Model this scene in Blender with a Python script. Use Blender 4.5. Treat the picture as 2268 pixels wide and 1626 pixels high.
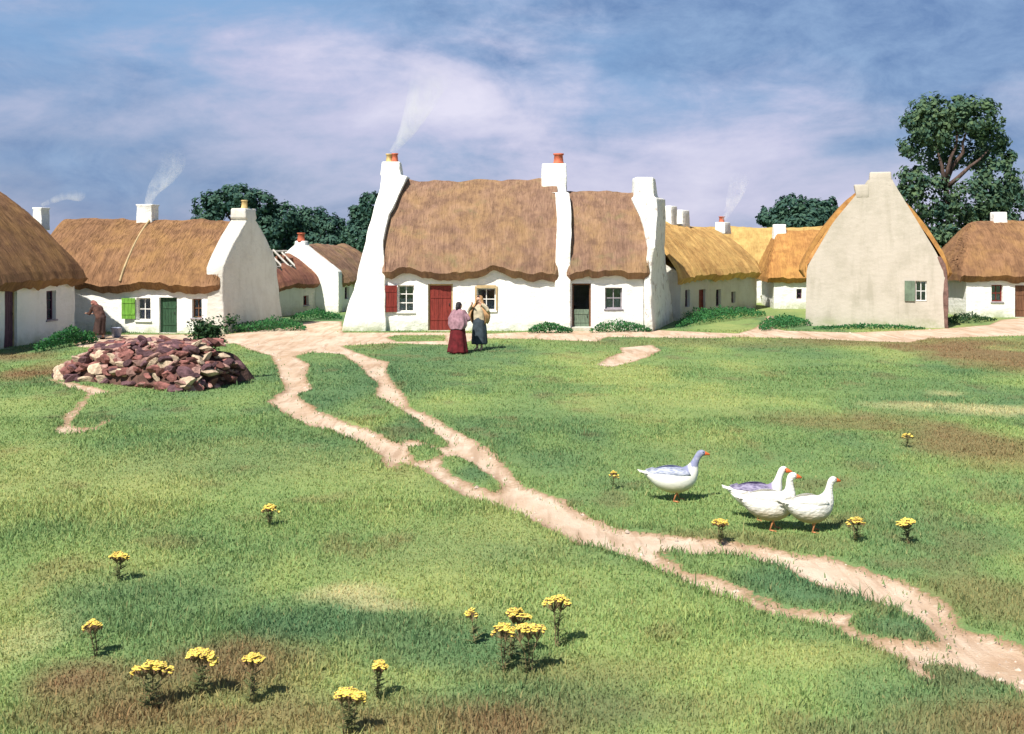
import bpy, math, random
import numpy as np
from mathutils import Vector, Matrix

for _o in list(bpy.data.objects):
    bpy.data.objects.remove(_o)
S = bpy.context.scene
COL = S.collection
R = math.radians
PI = math.pi

# ------------------------------------------------------------------ camera
CAMH = 3.56
F = 2432.0            # focal length in units of a 2268 wide picture
HOR = 531.0
cam_d = bpy.data.cameras.new("camera")
cam = bpy.data.objects.new("camera", cam_d)
COL.objects.link(cam)
cam.location = (0, 0, CAMH)
cam.rotation_euler = (R(90), 0, 0)
cam_d.sensor_width = 36.0
cam_d.lens = 36.0 * F / 2268.0
cam_d.shift_y = -(813.0 - HOR) / 2268.0
cam_d.clip_start = 0.1
cam_d.clip_end = 20000
S.camera = cam

# ------------------------------------------------------------------ light
SUN_EL = R(51)
SUN_TO = Vector((-0.54, -0.84, 0)).normalized()
sun_d = bpy.data.lights.new("sun", 'SUN')
sun_d.energy = 5.0
sun_d.angle = R(0.6)
sun_d.color = (1.0, 0.95, 0.86)
sun = bpy.data.objects.new("sun", sun_d)
COL.objects.link(sun)
to = Vector((SUN_TO.x * math.cos(SUN_EL), SUN_TO.y * math.cos(SUN_EL), math.sin(SUN_EL)))
sun.rotation_euler = to.to_track_quat('Z', 'Y').to_euler()
sun.location = (-60, -60, 80)

S.view_settings.view_transform = 'Standard'
S.view_settings.look = 'None'
S.view_settings.gamma = 1.0
S.view_settings.exposure = 0.55
S.cycles.max_bounces = 8
S.cycles.transparent_max_bounces = 12
S.cycles.volume_step_rate = 1.0
S.cycles.volume_bounces = 3


class NT:
    """tiny node helper"""
    def __init__(s, tree):
        s.t = tree
        s.n = tree.nodes
        s.l = tree.links

    def add(s, kind, **kw):
        nd = s.n.new(kind)
        for k, v in kw.items():
            setattr(nd, k, v)
        return nd

    def put(s, sock, v):
        if hasattr(v, 'is_output'):
            s.l.new(v, sock)
        else:
            sock.default_value = v

    def noise(s, vec, scale, detail=4.0, rough=0.55, dist=0.0):
        nd = s.add('ShaderNodeTexNoise')
        if vec is not None:
            s.l.new(vec, nd.inputs['Vector'])
        nd.inputs['Scale'].default_value = scale
        nd.inputs['Detail'].default_value = detail
        nd.inputs['Roughness'].default_value = rough
        nd.inputs['Distortion'].default_value = dist
        return nd.outputs['Fac']

    def mapping(s, vec, scale=(1, 1, 1), rot=(0, 0, 0), loc=(0, 0, 0)):
        nd = s.add('ShaderNodeMapping')
        s.l.new(vec, nd.inputs['Vector'])
        nd.inputs['Scale'].default_value = scale
        nd.inputs['Rotation'].default_value = rot
        nd.inputs['Location'].default_value = loc
        return nd.outputs['Vector']

    def rng(s, v, a, b, c=0.0, d=1.0, smooth=False):
        nd = s.add('ShaderNodeMapRange')
        if smooth:
            nd.interpolation_type = 'SMOOTHSTEP'
        s.put(nd.inputs['Value'], v)
        for k, x in (('From Min', a), ('From Max', b), ('To Min', c), ('To Max', d)):
            nd.inputs[k].default_value = x
        return nd.outputs['Result']

    def math(s, op, a, b=0.0):
        nd = s.add('ShaderNodeMath', operation=op)
        s.put(nd.inputs[0], a)
        s.put(nd.inputs[1], b)
        return nd.outputs[0]

    def mix(s, fac, a, b, mode='MIX'):
        nd = s.add('ShaderNodeMix', data_type='RGBA', blend_type=mode)
        s.put(nd.inputs['Factor'], fac)
        s.put(nd.inputs[6], a if hasattr(a, 'is_output') else (*a[:3], 1))
        s.put(nd.inputs[7], b if hasattr(b, 'is_output') else (*b[:3], 1))
        return nd.outputs[2]

    def ramp(s, fac, stops):
        nd = s.add('ShaderNodeValToRGB')
        s.l.new(fac, nd.inputs[0])
        el = nd.color_ramp.elements
        while len(el) < len(stops):
            el.new(0.5)
        for e, (p, c) in zip(el, stops):
            e.position = p
            e.color = (*c, 1)
        return nd.outputs['Color']

    def sep(s, vec):
        nd = s.add('ShaderNodeSeparateXYZ')
        s.l.new(vec, nd.inputs[0])
        return nd.outputs

    def bump(s, h, strength=0.5, dist=0.02):
        nd = s.add('ShaderNodeBump')
        s.l.new(h, nd.inputs['Height'])
        nd.inputs['Strength'].default_value = strength
        nd.inputs['Distance'].default_value = dist
        return nd.outputs['Normal']


# ------------------------------------------------------------------ sky
world = bpy.data.worlds.new("World")
S.world = world
world.use_nodes = True
w = NT(world.node_tree)
w.n.clear()
sky = w.add('ShaderNodeTexSky')
sky.sky_type = 'NISHITA'
sky.sun_disc = False
sky.sun_elevation = SUN_EL
sky.sun_rotation = math.atan2(SUN_TO.x, SUN_TO.y)
sky.air_density = 1.0
sky.dust_density = 0.6
sky.ozone_density = 3.0
tc = w.add('ShaderNodeTexCoord')
gen = tc.outputs['Generated']
sx, sy, sz = w.sep(gen)
# clouds live on a high plane: project the view direction on it
zc = w.math('ADD', w.math('MAXIMUM', sz, 0.0), 0.10)
cmb = w.add('ShaderNodeCombineXYZ')
w.l.new(w.math('DIVIDE', sx, zc), cmb.inputs[0])
w.l.new(w.math('DIVIDE', sy, zc), cmb.inputs[1])
plane = cmb.outputs[0]
n1 = w.noise(w.mapping(plane, (0.55, 0.42, 1), (0, 0, R(-20)), (3.1, 7.3, 0)), 1.0, 7, 0.6, 0.6)
n2 = w.noise(w.mapping(gen, (4.2, 4.2, 12.0), (0, R(-16), 0), (0.7, 2.2, 1.4)), 1.0, 6, 0.56, 0.5)
n3 = w.noise(w.mapping(gen, (2.6, 2.6, 7.5), (0, R(-8), 0), (5.2, 1.1, 0.4)), 1.0, 6, 0.55, 0.4)
n4 = w.noise(w.mapping(gen, (13, 13, 24), (0, R(-20), 0), (1.2, 4.1, 2.4)), 1.0, 7, 0.68, 0.3)
low = w.rng(sz, 0.015, 0.23, 1.0, 0.0, True)
# bright bank in the middle of the view, darker violet towards the left
mid = w.rng(w.math('ABSOLUTE', w.math('SUBTRACT', sx, 0.10)), 0.0, 0.50, 1.0, 0.0, True)
cf = w.math('ADD', w.math('MULTIPLY', n2, 0.70), w.math('MULTIPLY', n3, 0.85))
cf = w.math('ADD', cf, w.math('MULTIPLY', low, 0.30))
cf = w.math('ADD', cf, w.math('MULTIPLY', w.math('SUBTRACT', n4, 0.5), 0.25))
veil = w.rng(cf, 0.76, 1.08, 0.0, 1.0, True)
sh = w.math('ADD', w.math('MULTIPLY', mid, 0.40), w.math('MULTIPLY', w.math('SUBTRACT', n3, 0.5), 1.5))
sh = w.math('ADD', sh, w.math('MULTIPLY', w.math('SUBTRACT', n2, 0.5), 1.2))
sh = w.math('ADD', sh, w.math('MULTIPLY', w.math('SUBTRACT', n4, 0.5), 0.45))
sh = w.math('ADD', sh, 0.23)
lav = w.ramp(sh, [(0.05, (0.24, 0.29, 0.44)), (0.36, (0.37, 0.405, 0.565)), (0.64, (0.51, 0.50, 0.665)), (1.0, (0.72, 0.68, 0.80))])
blue = w.mix(w.rng(n4, 0.35, 0.65), (0.125, 0.215, 0.41), (0.235, 0.35, 0.55))
blue = w.mix(w.rng(n3, 0.42, 0.60), blue, (0.21, 0.36, 0.59))
col = w.mix(w.math('MULTIPLY', veil, 0.92), blue, lav)
bg1 = w.add('ShaderNodeBackground')
w.l.new(sky.outputs[0], bg1.inputs[0])
bg1.inputs[1].default_value = 0.06
bg2 = w.add('ShaderNodeBackground')
w.l.new(col, bg2.inputs[0])
bg2.inputs[1].default_value = 0.84
cloudiness = w.rng(sz, 0.20, 0.45, 0.9, 0.12, True)
ms = w.add('ShaderNodeMixShader')
w.l.new(cloudiness, ms.inputs[0])
w.l.new(bg1.outputs[0], ms.inputs[1])
w.l.new(bg2.outputs[0], ms.inputs[2])
wo = w.add('ShaderNodeOutputWorld')
w.l.new(ms.outputs[0], wo.inputs[0])


# ------------------------------------------------------------------ helpers
def ground_xy(px, py):
    """ground point seen at a place of the 2268 wide picture"""
    D = F * CAMH / (py - HOR)
    return ((px - 1134.0) * D / F, D)


def hsh(ix, iy, seed):
    n = (ix.astype(np.int64) * 374761393 + iy.astype(np.int64) * 668265263 + seed * 144665) & 0x7fffffff
    n = ((n ^ (n >> 13)) * 1274126177) & 0x7fffffff
    n = n ^ (n >> 16)
    return (n & 0xffff) / 65535.0


def vn(x, y, seed=0):
    x = np.asarray(x, float)
    y = np.asarray(y, float)
    ix = np.floor(x)
    iy = np.floor(y)
    fx = x - ix
    fy = y - iy
    fx = fx * fx * (3 - 2 * fx)
    fy = fy * fy * (3 - 2 * fy)
    a = hsh(ix, iy, seed)
    b = hsh(ix + 1, iy, seed)
    c = hsh(ix, iy + 1, seed)
    d = hsh(ix + 1, iy + 1, seed)
    return (a * (1 - fx) + b * fx) * (1 - fy) + (c * (1 - fx) + d * fx) * fy


def fbm(x, y, seed=0, oct=3):
    s = 0
    a = 0.5
    t = 0
    for k in range(oct):
        s = s + a * vn(x * 2 ** k, y * 2 ** k, seed + 17 * k)
        t += a
        a *= 0.5
    return s / t - 0.5


def gz(x, y):
    """height of the green"""
    x = np.asarray(x, float)
    y = np.asarray(y, float)
    amp = np.clip((42 - y) / 10, 0, 1)
    return (0.10 * fbm(x / 3.1, y / 3.1, 5, 3) + 0.03 * fbm(x * 1.7, y * 1.7, 9, 2)) * amp


def gzf(x, y):
    return float(gz(x, y))


class MB:
    def __init__(s):
        s.v = []
        s.f = []

    def add(s, vs, fs):
        k = len(s.v)
        s.v += [tuple(p) for p in vs]
        s.f += [tuple(i + k for i in f) for f in fs]

    def box(s, x0, x1, y0, y1, z0, z1, M=None):
        vs = [Vector((x, y, z)) for z in (z0, z1) for y in (y0, y1) for x in (x0, x1)]
        if M is not None:
            vs = [M @ p for p in vs]
        s.add(vs, [(0, 2, 3, 1), (4, 5, 7, 6), (0, 1, 5, 4), (2, 6, 7, 3), (0, 4, 6, 2), (1, 3, 7, 5)])

    def tube(s, pts, rad, n=8, cap=True, flat=1.0):
        pts = [Vector(p) for p in pts]
        if not hasattr(rad, '__len__'):
            rad = [rad] * len(pts)
        k = len(s.v)
        up = Vector((0, 0, 1))
        u = None
        for i, p in enumerate(pts):
            t = (pts[min(i + 1, len(pts) - 1)] - pts[max(i - 1, 0)]).normalized()
            if u is None:
                u = t.cross(up if abs(t.z) < 0.9 else Vector((1, 0, 0))).normalized()
            else:
                u = (u - t * u.dot(t)).normalized()
            v = t.cross(u)
            for j in range(n):
                a = 2 * PI * j / n
                s.v.append(tuple(p + u * rad[i] * math.cos(a) + v * rad[i] * flat * math.sin(a)))
        for i in range(len(pts) - 1):
            for j in range(n):
                a = k + i * n + j
                b = k + i * n + (j + 1) % n
                s.f.append((a, b, b + n, a + n))
        if cap:
            s.f.append(tuple(k + j for j in reversed(range(n))))
            s.f.append(tuple(k + (len(pts) - 1) * n + j for j in range(n)))

    def rings(s, rs, closed=True, cap=True):
        """rs: list of rings (each a list of points, same count)"""
        n = len(rs[0])
        k = len(s.v)
        for r in rs:
            s.v += [tuple(p) for p in r]
        m = n if closed else n - 1
        for i in range(len(rs) - 1):
            for j in range(m):
                a = k + i * n + j
                b = k + i * n + (j + 1) % n
                s.f.append((a, b, b + n, a + n))
        if cap and closed:
            s.f.append(tuple(k + j for j in reversed(range(n))))
            s.f.append(tuple(k + (len(rs) - 1) * n + j for j in range(n)))

    def capsule(s, p0, r0, p1, r1, n=12):
        p0 = Vector(p0)
        p1 = Vector(p1)
        t = (p1 - p0)
        if t.length < 1e-5:
            t = Vector((0, 0, 1e-4))
        t.normalize()
        pts = []
        rad = []
        for a in (0.12, 0.5, 0.9, 1.3):
            pts.append(p0 - t * r0 * math.cos(a))
            rad.append(r0 * math.sin(a))
        for a in (1.3, 0.9, 0.5, 0.12):
            pts.append(p1 + t * r1 * math.cos(a))
            rad.append(r1 * math.sin(a))
        s.tube(pts, rad, n)

    def build(s, name, mat, parent=None, smooth=False):
        me = bpy.data.meshes.new(name)
        me.from_pydata(s.v, [], s.f)
        me.update()
        if mat is not None:
            me.materials.append(mat)
        if smooth:
            me.polygons.foreach_set('use_smooth', [True] * len(me.polygons))
        o = bpy.data.objects.new(name, me)
        COL.objects.link(o)
        if parent is not None:
            o.parent = parent
        return o


def tag(o, label=None, cat=None, group=None, kind=None):
    if label:
        o['label'] = label
    if cat:
        o['category'] = cat
    if group:
        o['group'] = group
    if kind:
        o['kind'] = kind
    return o


def empty(name, loc, rz, label, cat, group=None):
    o = bpy.data.objects.new(name, None)
    COL.objects.link(o)
    o.location = loc
    o.rotation_euler = (0, 0, rz)
    o.empty_display_size = 0.3
    return tag(o, label, cat, group)


def bevel(o, wdt=0.03, seg=2, ang=35):
    m = o.modifiers.new('bevel', 'BEVEL')
    m.width = wdt
    m.segments = seg
    m.limit_method = 'ANGLE'
    m.angle_limit = R(ang)
    return o


# ------------------------------------------------------------------ materials
def mat(name, color, rough=0.8, var=0.25, vscale=2.0, bump=0.3, bscale=40.0, bdist=0.01, color2=None, spec=0.3,
        scale3=(1, 1, 1), detail=5.0, metal=0.0, objrand=0.0, coat=None, lo=0.35, hi=0.65):
    m = bpy.data.materials.new(name)
    m.use_nodes = True
    t = NT(m.node_tree)
    b = t.n['Principled BSDF']
    tc = t.add('ShaderNodeTexCoord')
    v = t.mapping(tc.outputs['Object'], scale3)
    n = t.noise(v, vscale, detail, 0.6)
    if color2 is None:
        color2 = tuple(c * (1 - var) for c in color)
        color = tuple(min(1, c * (1 + var * 0.5)) for c in color)
    c = t.mix(t.rng(n, lo, hi), color2, color)
    if objrand:
        oi = t.add('ShaderNodeObjectInfo')
        c = t.mix(1.0, c, t.mix(oi.outputs['Random'], (1 - objrand,) * 3, (1 + objrand * 0.6,) * 3), 'MULTIPLY')
    t.l.new(c, b.inputs['Base Color'])
    b.inputs['Roughness'].default_value = rough
    b.inputs['Specular IOR Level'].default_value = spec
    b.inputs['Metallic'].default_value = metal
    if bump:
        hn = t.noise(v, bscale, 4, 0.6)
        t.l.new(t.bump(hn, bump, bdist), b.inputs['Normal'])
    return m


def whitewash(name, base, stain, stain_amt=0.35, patch=None, relief=0.7):
    """limewash over rough stone: lumps, streaks of dirt, splash band near the ground"""
    m = bpy.data.materials.new(name)
    m.use_nodes = True
    t = NT(m.node_tree)
    b = t.n['Principled BSDF']
    tc = t.add('ShaderNodeTexCoord')
    v = tc.outputs['Object']
    z = t.sep(v)[2]
    n1 = t.noise(v, 1.1, 6, 0.65)
    n2 = t.noise(t.mapping(v, (3.5, 3.5, 0.5)), 1.0, 5, 0.6)
    n4 = t.noise(v, 9.0, 5, 0.7)
    st = t.math('MULTIPLY', t.rng(n1, 0.45, 0.75), stain_amt)
    st = t.math('ADD', st, t.math('MULTIPLY', t.rng(n2, 0.52, 0.8), stain_amt * 0.9))
    splash = t.math('MULTIPLY', t.rng(z, 0.02, 0.55, 1.0, 0.0), t.rng(n4, 0.35, 0.6))
    st = t.math('ADD', st, t.math('MULTIPLY', splash, 0.55))
    st = t.math('MINIMUM', st, 1.0)
    c = t.mix(st, base, stain)
    c = t.mix(t.math('MULTIPLY', t.rng(z, 0.0, 0.42, 0.8, 0.0), t.rng(n1, 0.38, 0.6)), c, (0.30, 0.33, 0.17))
    if patch:
        n5 = t.noise(v, 2.6, 5, 0.7)
        c = t.mix(t.rng(n5, 0.56, 0.64), c, patch)
    # fine freckles of bare stone
    c = t.mix(t.rng(n4, 0.66, 0.72, 0.0, 0.5), c, tuple(x * 0.6 for x in stain))
    t.l.new(c, b.inputs['Base Color'])
    b.inputs['Roughness'].default_value = 0.95
    b.inputs['Specular IOR Level'].default_value = 0.15
    vo = t.add('ShaderNodeTexVoronoi')
    t.l.new(t.mapping(v, (1, 1, 1.7)), vo.inputs['Vector'])
    vo.inputs['Scale'].default_value = 3.6
    h = t.math('ADD', t.math('MULTIPLY', vo.outputs['Distance'], 0.6), t.math('MULTIPLY', t.noise(v, 14, 5, 0.6), 0.8))
    t.l.new(t.bump(h, relief, 0.04), b.inputs['Normal'])
    return m


def thatch_mat(name, light, darkc, gold, gold_amt=0.3, moss=None):
    m = bpy.data.materials.new(name)
    m.use_nodes = True
    t = NT(m.node_tree)
    b = t.n['Principled BSDF']
    tc = t.add('ShaderNodeTexCoord')
    v = tc.outputs['Object']
    s1 = t.noise(t.mapping(v, (9.0, 0.8, 0.8)), 1.0, 6, 0.7, 0.3)
    s2 = t.noise(t.mapping(v, (22.0, 3.0, 3.0)), 1.0, 4, 0.6)
    p1 = t.noise(v, 0.7, 5, 0.6, 0.5)
    p2 = t.noise(v, 2.3, 5, 0.65)
    f = t.math('ADD', t.math('MULTIPLY', s1, 0.55), t.math('MULTIPLY', s2, 0.45))
    c = t.mix(t.rng(f, 0.33, 0.62), darkc, light)
    c = t.mix(t.math('MULTIPLY', t.rng(p1, 0.42, 0.62), min(1, gold_amt * 1.15)), c, gold)
    c = t.mix(t.rng(p2, 0.46, 0.66, 0.0, 0.65), c, tuple(x * 0.95 for x in darkc))
    p4 = t.noise(v, 1.0, 6, 0.7, 1.0)
    c = t.mix(t.rng(p4, 0.52, 0.70, 0.0, 0.38), c, tuple(min(1, x * 1.3 + .02) for x in light))
    if moss:
        p3 = t.noise(v, 1.3, 6, 0.7)
        c = t.mix(t.rng(p3, 0.55, 0.72, 0.0, 0.7), c, moss)
    t.l.new(c, b.inputs['Base Color'])
    b.inputs['Roughness'].default_value = 0.95
    b.inputs['Specular IOR Level'].default_value = 0.12
    h = t.math('ADD', t.math('MULTIPLY', s1, 0.7), t.math('MULTIPLY', s2, 0.5))
    t.l.new(t.bump(h, 0.85, 0.06), b.inputs['Normal'])
    return m


def vcol_mat(name, attr='col', fine=60.0, amt=0.35, rough=0.95, trans=0.0):
    m = bpy.data.materials.new(name)
    m.use_nodes = True
    t = NT(m.node_tree)
    b = t.n['Principled BSDF']
    a = t.add('ShaderNodeAttribute', attribute_name=attr)
    c = a.outputs['Color']
    if fine:
        g = t.add('ShaderNodeNewGeometry')
        n = t.noise(g.outputs['Position'], fine, 4, 0.7)
        n2 = t.noise(g.outputs['Position'], 3.0, 5, 0.7)
        c = t.mix(1.0, c, t.mix(t.rng(n, 0.3, 0.7), (1 - amt,) * 3, (1 + amt * 0.6,) * 3), 'MULTIPLY')
        c = t.mix(1.0, c, t.mix(t.rng(n2, 0.3, 0.7), (0.80, 0.84, 0.8), (1.15, 1.12, 1.1)), 'MULTIPLY')
        t.l.new(t.bump(n, 0.4, 0.02), b.inputs['Normal'])
    t.l.new(c, b.inputs['Base Color'])
    b.inputs['Roughness'].default_value = rough
    b.inputs['Specular IOR Level'].default_value = 0.1
    if trans:
        tr = t.add('ShaderNodeBsdfTranslucent')
        t.l.new(c, tr.inputs[0])
        mx = t.add('ShaderNodeMixShader')
        mx.inputs[0].default_value = trans
        t.l.new(b.outputs[0], mx.inputs[1])
        t.l.new(tr.outputs[0], mx.inputs[2])
        t.l.new(mx.outputs[0], t.n['Material Output'].inputs[0])
    return m


def leaf_mat(name, c1, c2, trans=0.25, scale=1.2):
    m = bpy.data.materials.new(name)
    m.use_nodes = True
    t = NT(m.node_tree)
    b = t.n['Principled BSDF']
    g = t.add('ShaderNodeNewGeometry')
    n = t.noise(g.outputs['Position'], scale, 4, 0.7)
    r = g.outputs['Random Per Island']
    f = t.math('ADD', t.math('MULTIPLY', n, 0.8), t.math('MULTIPLY', r, 0.4))
    c = t.mix(t.rng(f, 0.35, 0.85), c1, c2)
    t.l.new(c, b.inputs['Base Color'])
    b.inputs['Roughness'].default_value = 0.7
    b.inputs['Specular IOR Level'].default_value = 0.2
    tr = t.add('ShaderNodeBsdfTranslucent')
    t.l.new(c, tr.inputs[0])
    mx = t.add('ShaderNodeMixShader')
    mx.inputs[0].default_value = trans
    t.l.new(b.outputs[0], mx.inputs[1])
    t.l.new(tr.outputs[0], mx.inputs[2])
    t.l.new(mx.outputs[0], t.n['Material Output'].inputs[0])
    return m


def glass_mat():
    m = bpy.data.materials.new('window_glass')
    m.use_nodes = True
    t = NT(m.node_tree)
    t.n.remove(t.n['Principled BSDF'])
    tr = t.add('ShaderNodeBsdfTransparent')
    tr.inputs[0].default_value = (0.75, 0.8, 0.85, 1)
    gl = t.add('ShaderNodeBsdfGlossy')
    gl.inputs['Roughness'].default_value = 0.08
    gl.inputs['Color'].default_value = (0.75, 0.8, 0.9, 1)
    tc = t.add('ShaderNodeTexCoord')
    t.l.new(t.bump(t.noise(tc.outputs['Object'], 5, 2), 0.25, 0.02), gl.inputs['Normal'])
    mx = t.add('ShaderNodeMixShader')
    fr = t.add('ShaderNodeFresnel')
    fr.inputs[0].default_value = 1.5
    t.l.new(t.math('ADD', fr.outputs[0], 0.08), mx.inputs[0])
    t.l.new(tr.outputs[0], mx.inputs[1])
    t.l.new(gl.outputs[0], mx.inputs[2])
    t.l.new(mx.outputs[0], t.n['Material Output'].inputs[0])
    return m


M = {}
M['white'] = whitewash('limewash_white', (0.86, 0.85, 0.80), (0.58, 0.57, 0.48), 0.30)
M['cream'] = whitewash('limewash_cream_shade', (0.52, 0.465, 0.395), (0.41, 0.37, 0.30), 0.95, None, 0.25)  # cream wash, greyed in colour to hold the gable's half shade
M['grey'] = whitewash('limewash_grey_shade', (0.62, 0.60, 0.54), (0.42, 0.38, 0.32), 0.5)  # grey doorstep tone; also puts shade into the colour of sunless walls
M['rag_shade'] = whitewash('limewash_peeling_shade', (0.82, 0.81, 0.76), (0.50, 0.46, 0.38), 0.4, (0.42, 0.36, 0.32))  # peeling wash; its dull patches also darken the shaded right gable
M['thatch'] = thatch_mat('thatch_brown', (0.32, 0.195, 0.130), (0.145, 0.085, 0.062), (0.40, 0.25, 0.10), 0.32, (0.20, 0.165, 0.085))
M['thatch_warm'] = thatch_mat('thatch_russet', (0.31, 0.170, 0.088), (0.135, 0.072, 0.042), (0.38, 0.22, 0.08), 0.38)
M['thatch_gold'] = thatch_mat('thatch_gold', (0.66, 0.42, 0.15), (0.38, 0.205, 0.08), (0.78, 0.53, 0.19), 0.45)
M['thatch_red'] = thatch_mat('thatch_rotten', (0.30, 0.14, 0.09), (0.13, 0.05, 0.045), (0.36, 0.20, 0.09), 0.35)
M['thatch_straw'] = thatch_mat('thatch_straw', (0.50, 0.34, 0.12), (0.32, 0.19, 0.07), (0.56, 0.41, 0.15), 0.6)
M['thatch_orange'] = thatch_mat('thatch_orange', (0.50, 0.26, 0.085), (0.26, 0.12, 0.045), (0.58, 0.33, 0.10), 0.5)
M['red_paint'] = mat('dark_red_paint', (0.20, 0.030, 0.022), 0.55, 0.35, 3.0, 0.4, 30, scale3=(6, 1, 1))
M['green_paint'] = mat('bright_green_paint', (0.16, 0.36, 0.05), 0.5, 0.3, 3.0, 0.3, 30, scale3=(6, 1, 1))
M['dkgreen_paint'] = mat('dark_green_paint', (0.035, 0.085, 0.045), 0.5, 0.35, 3.0, 0.3, 30, scale3=(6, 1, 1))
M['grn_grey'] = mat('weathered_green_paint', (0.15, 0.20, 0.14), 0.6, 0.35, 3.0, 0.3, 30, scale3=(6, 1, 1))
M['purple_wood'] = mat('dark_plum_wood', (0.085, 0.035, 0.06), 0.6, 0.35, 3.0, 0.3, 30, scale3=(6, 1, 1))
M['brown_wood'] = mat('brown_wood', (0.16, 0.075, 0.04), 0.7, 0.35, 3.0, 0.4, 30, scale3=(6, 1, 1))
M['tan_wood'] = mat('tan_wood', (0.46, 0.34, 0.18), 0.7, 0.25, 3.0, 0.3, 30)
M['white_wood'] = mat('white_painted_wood', (0.72, 0.70, 0.66), 0.6, 0.2, 4.0, 0.2, 30)
M['frame_grey'] = mat('grey_painted_wood', (0.33, 0.30, 0.33), 0.6, 0.25, 4.0, 0.2, 30)
M['lace'] = mat('lace_curtain', (0.62, 0.60, 0.58), 0.9, 0.2, 9.0, 0.2, 60)
M['iron'] = mat('dark_iron', (0.03, 0.03, 0.03), 0.5, 0.3, 9.0, 0.2, 60, metal=0.6)
M['glass'] = glass_mat()
M['clay'] = mat('red_clay', (0.50, 0.13, 0.07), 0.8, 0.35, 6.0, 0.4, 30)
M['clay_buff'] = mat('buff_clay', (0.58, 0.42, 0.18), 0.8, 0.35, 6.0, 0.4, 30)
M['bark'] = mat('bark', (0.13, 0.085, 0.07), 0.95, 0.5, 3.0, 0.8, 14, 0.05, scale3=(3, 3, 0.6))
M['leaf_dark'] = leaf_mat('foliage_dark', (0.032, 0.090, 0.075), (0.125, 0.19, 0.085), scale=0.7)
M['leaf_far'] = leaf_mat('foliage_far', (0.028, 0.080, 0.074), (0.075, 0.145, 0.090), scale=.6)
M['leaf_weed'] = leaf_mat('weed_leaves', (0.025, 0.13, 0.055), (0.07, 0.22, 0.06), 0.3, 3.0)
M['leaf_bush'] = leaf_mat('bush_leaves', (0.018, 0.05, 0.03), (0.06, 0.13, 0.04), 0.3, 5.0)
M['pole'] = mat('bleached_pole', (0.60, 0.56, 0.50), 0.8, 0.3, 6.0, 0.4, 30)


# ------------------------------------------------------------------ the green: colour, path outline
def poly_world(pts):
    return np.array([ground_xy(*p) for p in pts])


P_MAIN = [(150, 742), (500, 741), (620, 727), (690, 712), (757, 712), (760, 737), (1000, 737), (1075, 740), (1270, 731),
          (1446, 731), (1578, 737), (1635, 739), (1672, 727), (1690, 712), (1700, 700), (1712, 700), (1722, 712),
          (1716, 728), (1740, 733), (1886, 737), (2040, 731), (2106, 727), (2190, 720), (2216, 709),
          (2268, 704), (2500, 702), (2500, 744), (2268, 744), (2062, 750), (2018, 759), (1754, 750), (1644, 747),
          (1578, 750), (1345, 747), (1323, 757), (1270, 755), (1180, 752), (1074, 750), (1000, 764), (860, 761),
          (757, 766), (780, 777), (818, 790), (863, 802), (857, 825), (879, 860), (902, 879), (908, 902), (966, 927),
          (1042, 969), (1081, 991), (1129, 1042), (1167, 1076), (1245, 1102), (1317, 1148), (1380, 1169), (1453, 1180),
          (1588, 1195), (1692, 1208), (1765, 1226), (1843, 1237), (1921, 1263), (2025, 1294), (2077, 1320),
          (2108, 1346), (2134, 1388), (2207, 1403), (2268, 1427), (2500, 1500), (2500, 1660), (2268, 1536),
          (2207, 1507), (2108, 1471), (2045, 1471), (2071, 1507), (2066, 1515), (2009, 1486), (2014, 1460),
          (1941, 1434), (1884, 1408), (1832, 1382), (1765, 1372), (1697, 1359), (1650, 1333), (1588, 1317),
          (1520, 1294), (1453, 1263), (1401, 1237), (1323, 1211), (1281, 1208), (1239, 1185), (1193, 1159),
          (1099, 1117), (1023, 1094), (972, 1062), (934, 1033), (884, 1019), (882, 1036), (857, 1036), (844, 1007),
          (799, 982), (726, 950), (681, 943), (642, 924), (591, 889), (630, 863), (613, 818), (600, 790), (553, 777),
          (518, 762), (440, 768), (330, 775), (170, 770)]
P_LEFT = [(98, 835), (157, 846), (213, 857), (245, 868), (202, 877), (188, 902), (168, 922), (157, 941), (185, 953),
          (179, 959), (134, 961), (112, 955), (137, 936), (140, 922), (179, 891), (193, 872), (140, 855)]
P_TWIG = [(170, 950), (205, 944), (240, 929), (243, 934), (215, 951), (180, 957)]
P_PATCH = [(1371, 770), (1446, 764), (1464, 777), (1437, 790), (1358, 814), (1318, 808), (1345, 790), (1376, 781)]
ISL = [
    [(652, 791), (690, 783), (758, 786), (793, 809), (809, 831), (838, 850), (828, 876), (886, 908), (934, 943),
     (991, 982), (980, 991), (902, 969), (886, 982), (822, 950), (774, 937), (703, 908), (678, 892), (658, 876),
     (694, 860), (678, 834), (687, 809)],
    [(908, 988), (940, 985), (982, 1004), (953, 1014), (924, 1017)],
    [(978, 1010), (1014, 1010), (1087, 1052), (1113, 1078), (1090, 1087), (1046, 1068), (1004, 1052), (982, 1026)],
    [(1463, 1221), (1541, 1232), (1624, 1232), (1723, 1252), (1791, 1289), (1869, 1315), (1973, 1346), (2051, 1382),
     (2079, 1414), (2056, 1424), (1941, 1411), (1884, 1382), (1895, 1356), (1843, 1356), (1739, 1346), (1640, 1299),
     (1588, 1278), (1515, 1263)],
    [(857, 748), (880, 743), (985, 743), (985, 755), (880, 757)]]


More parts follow.
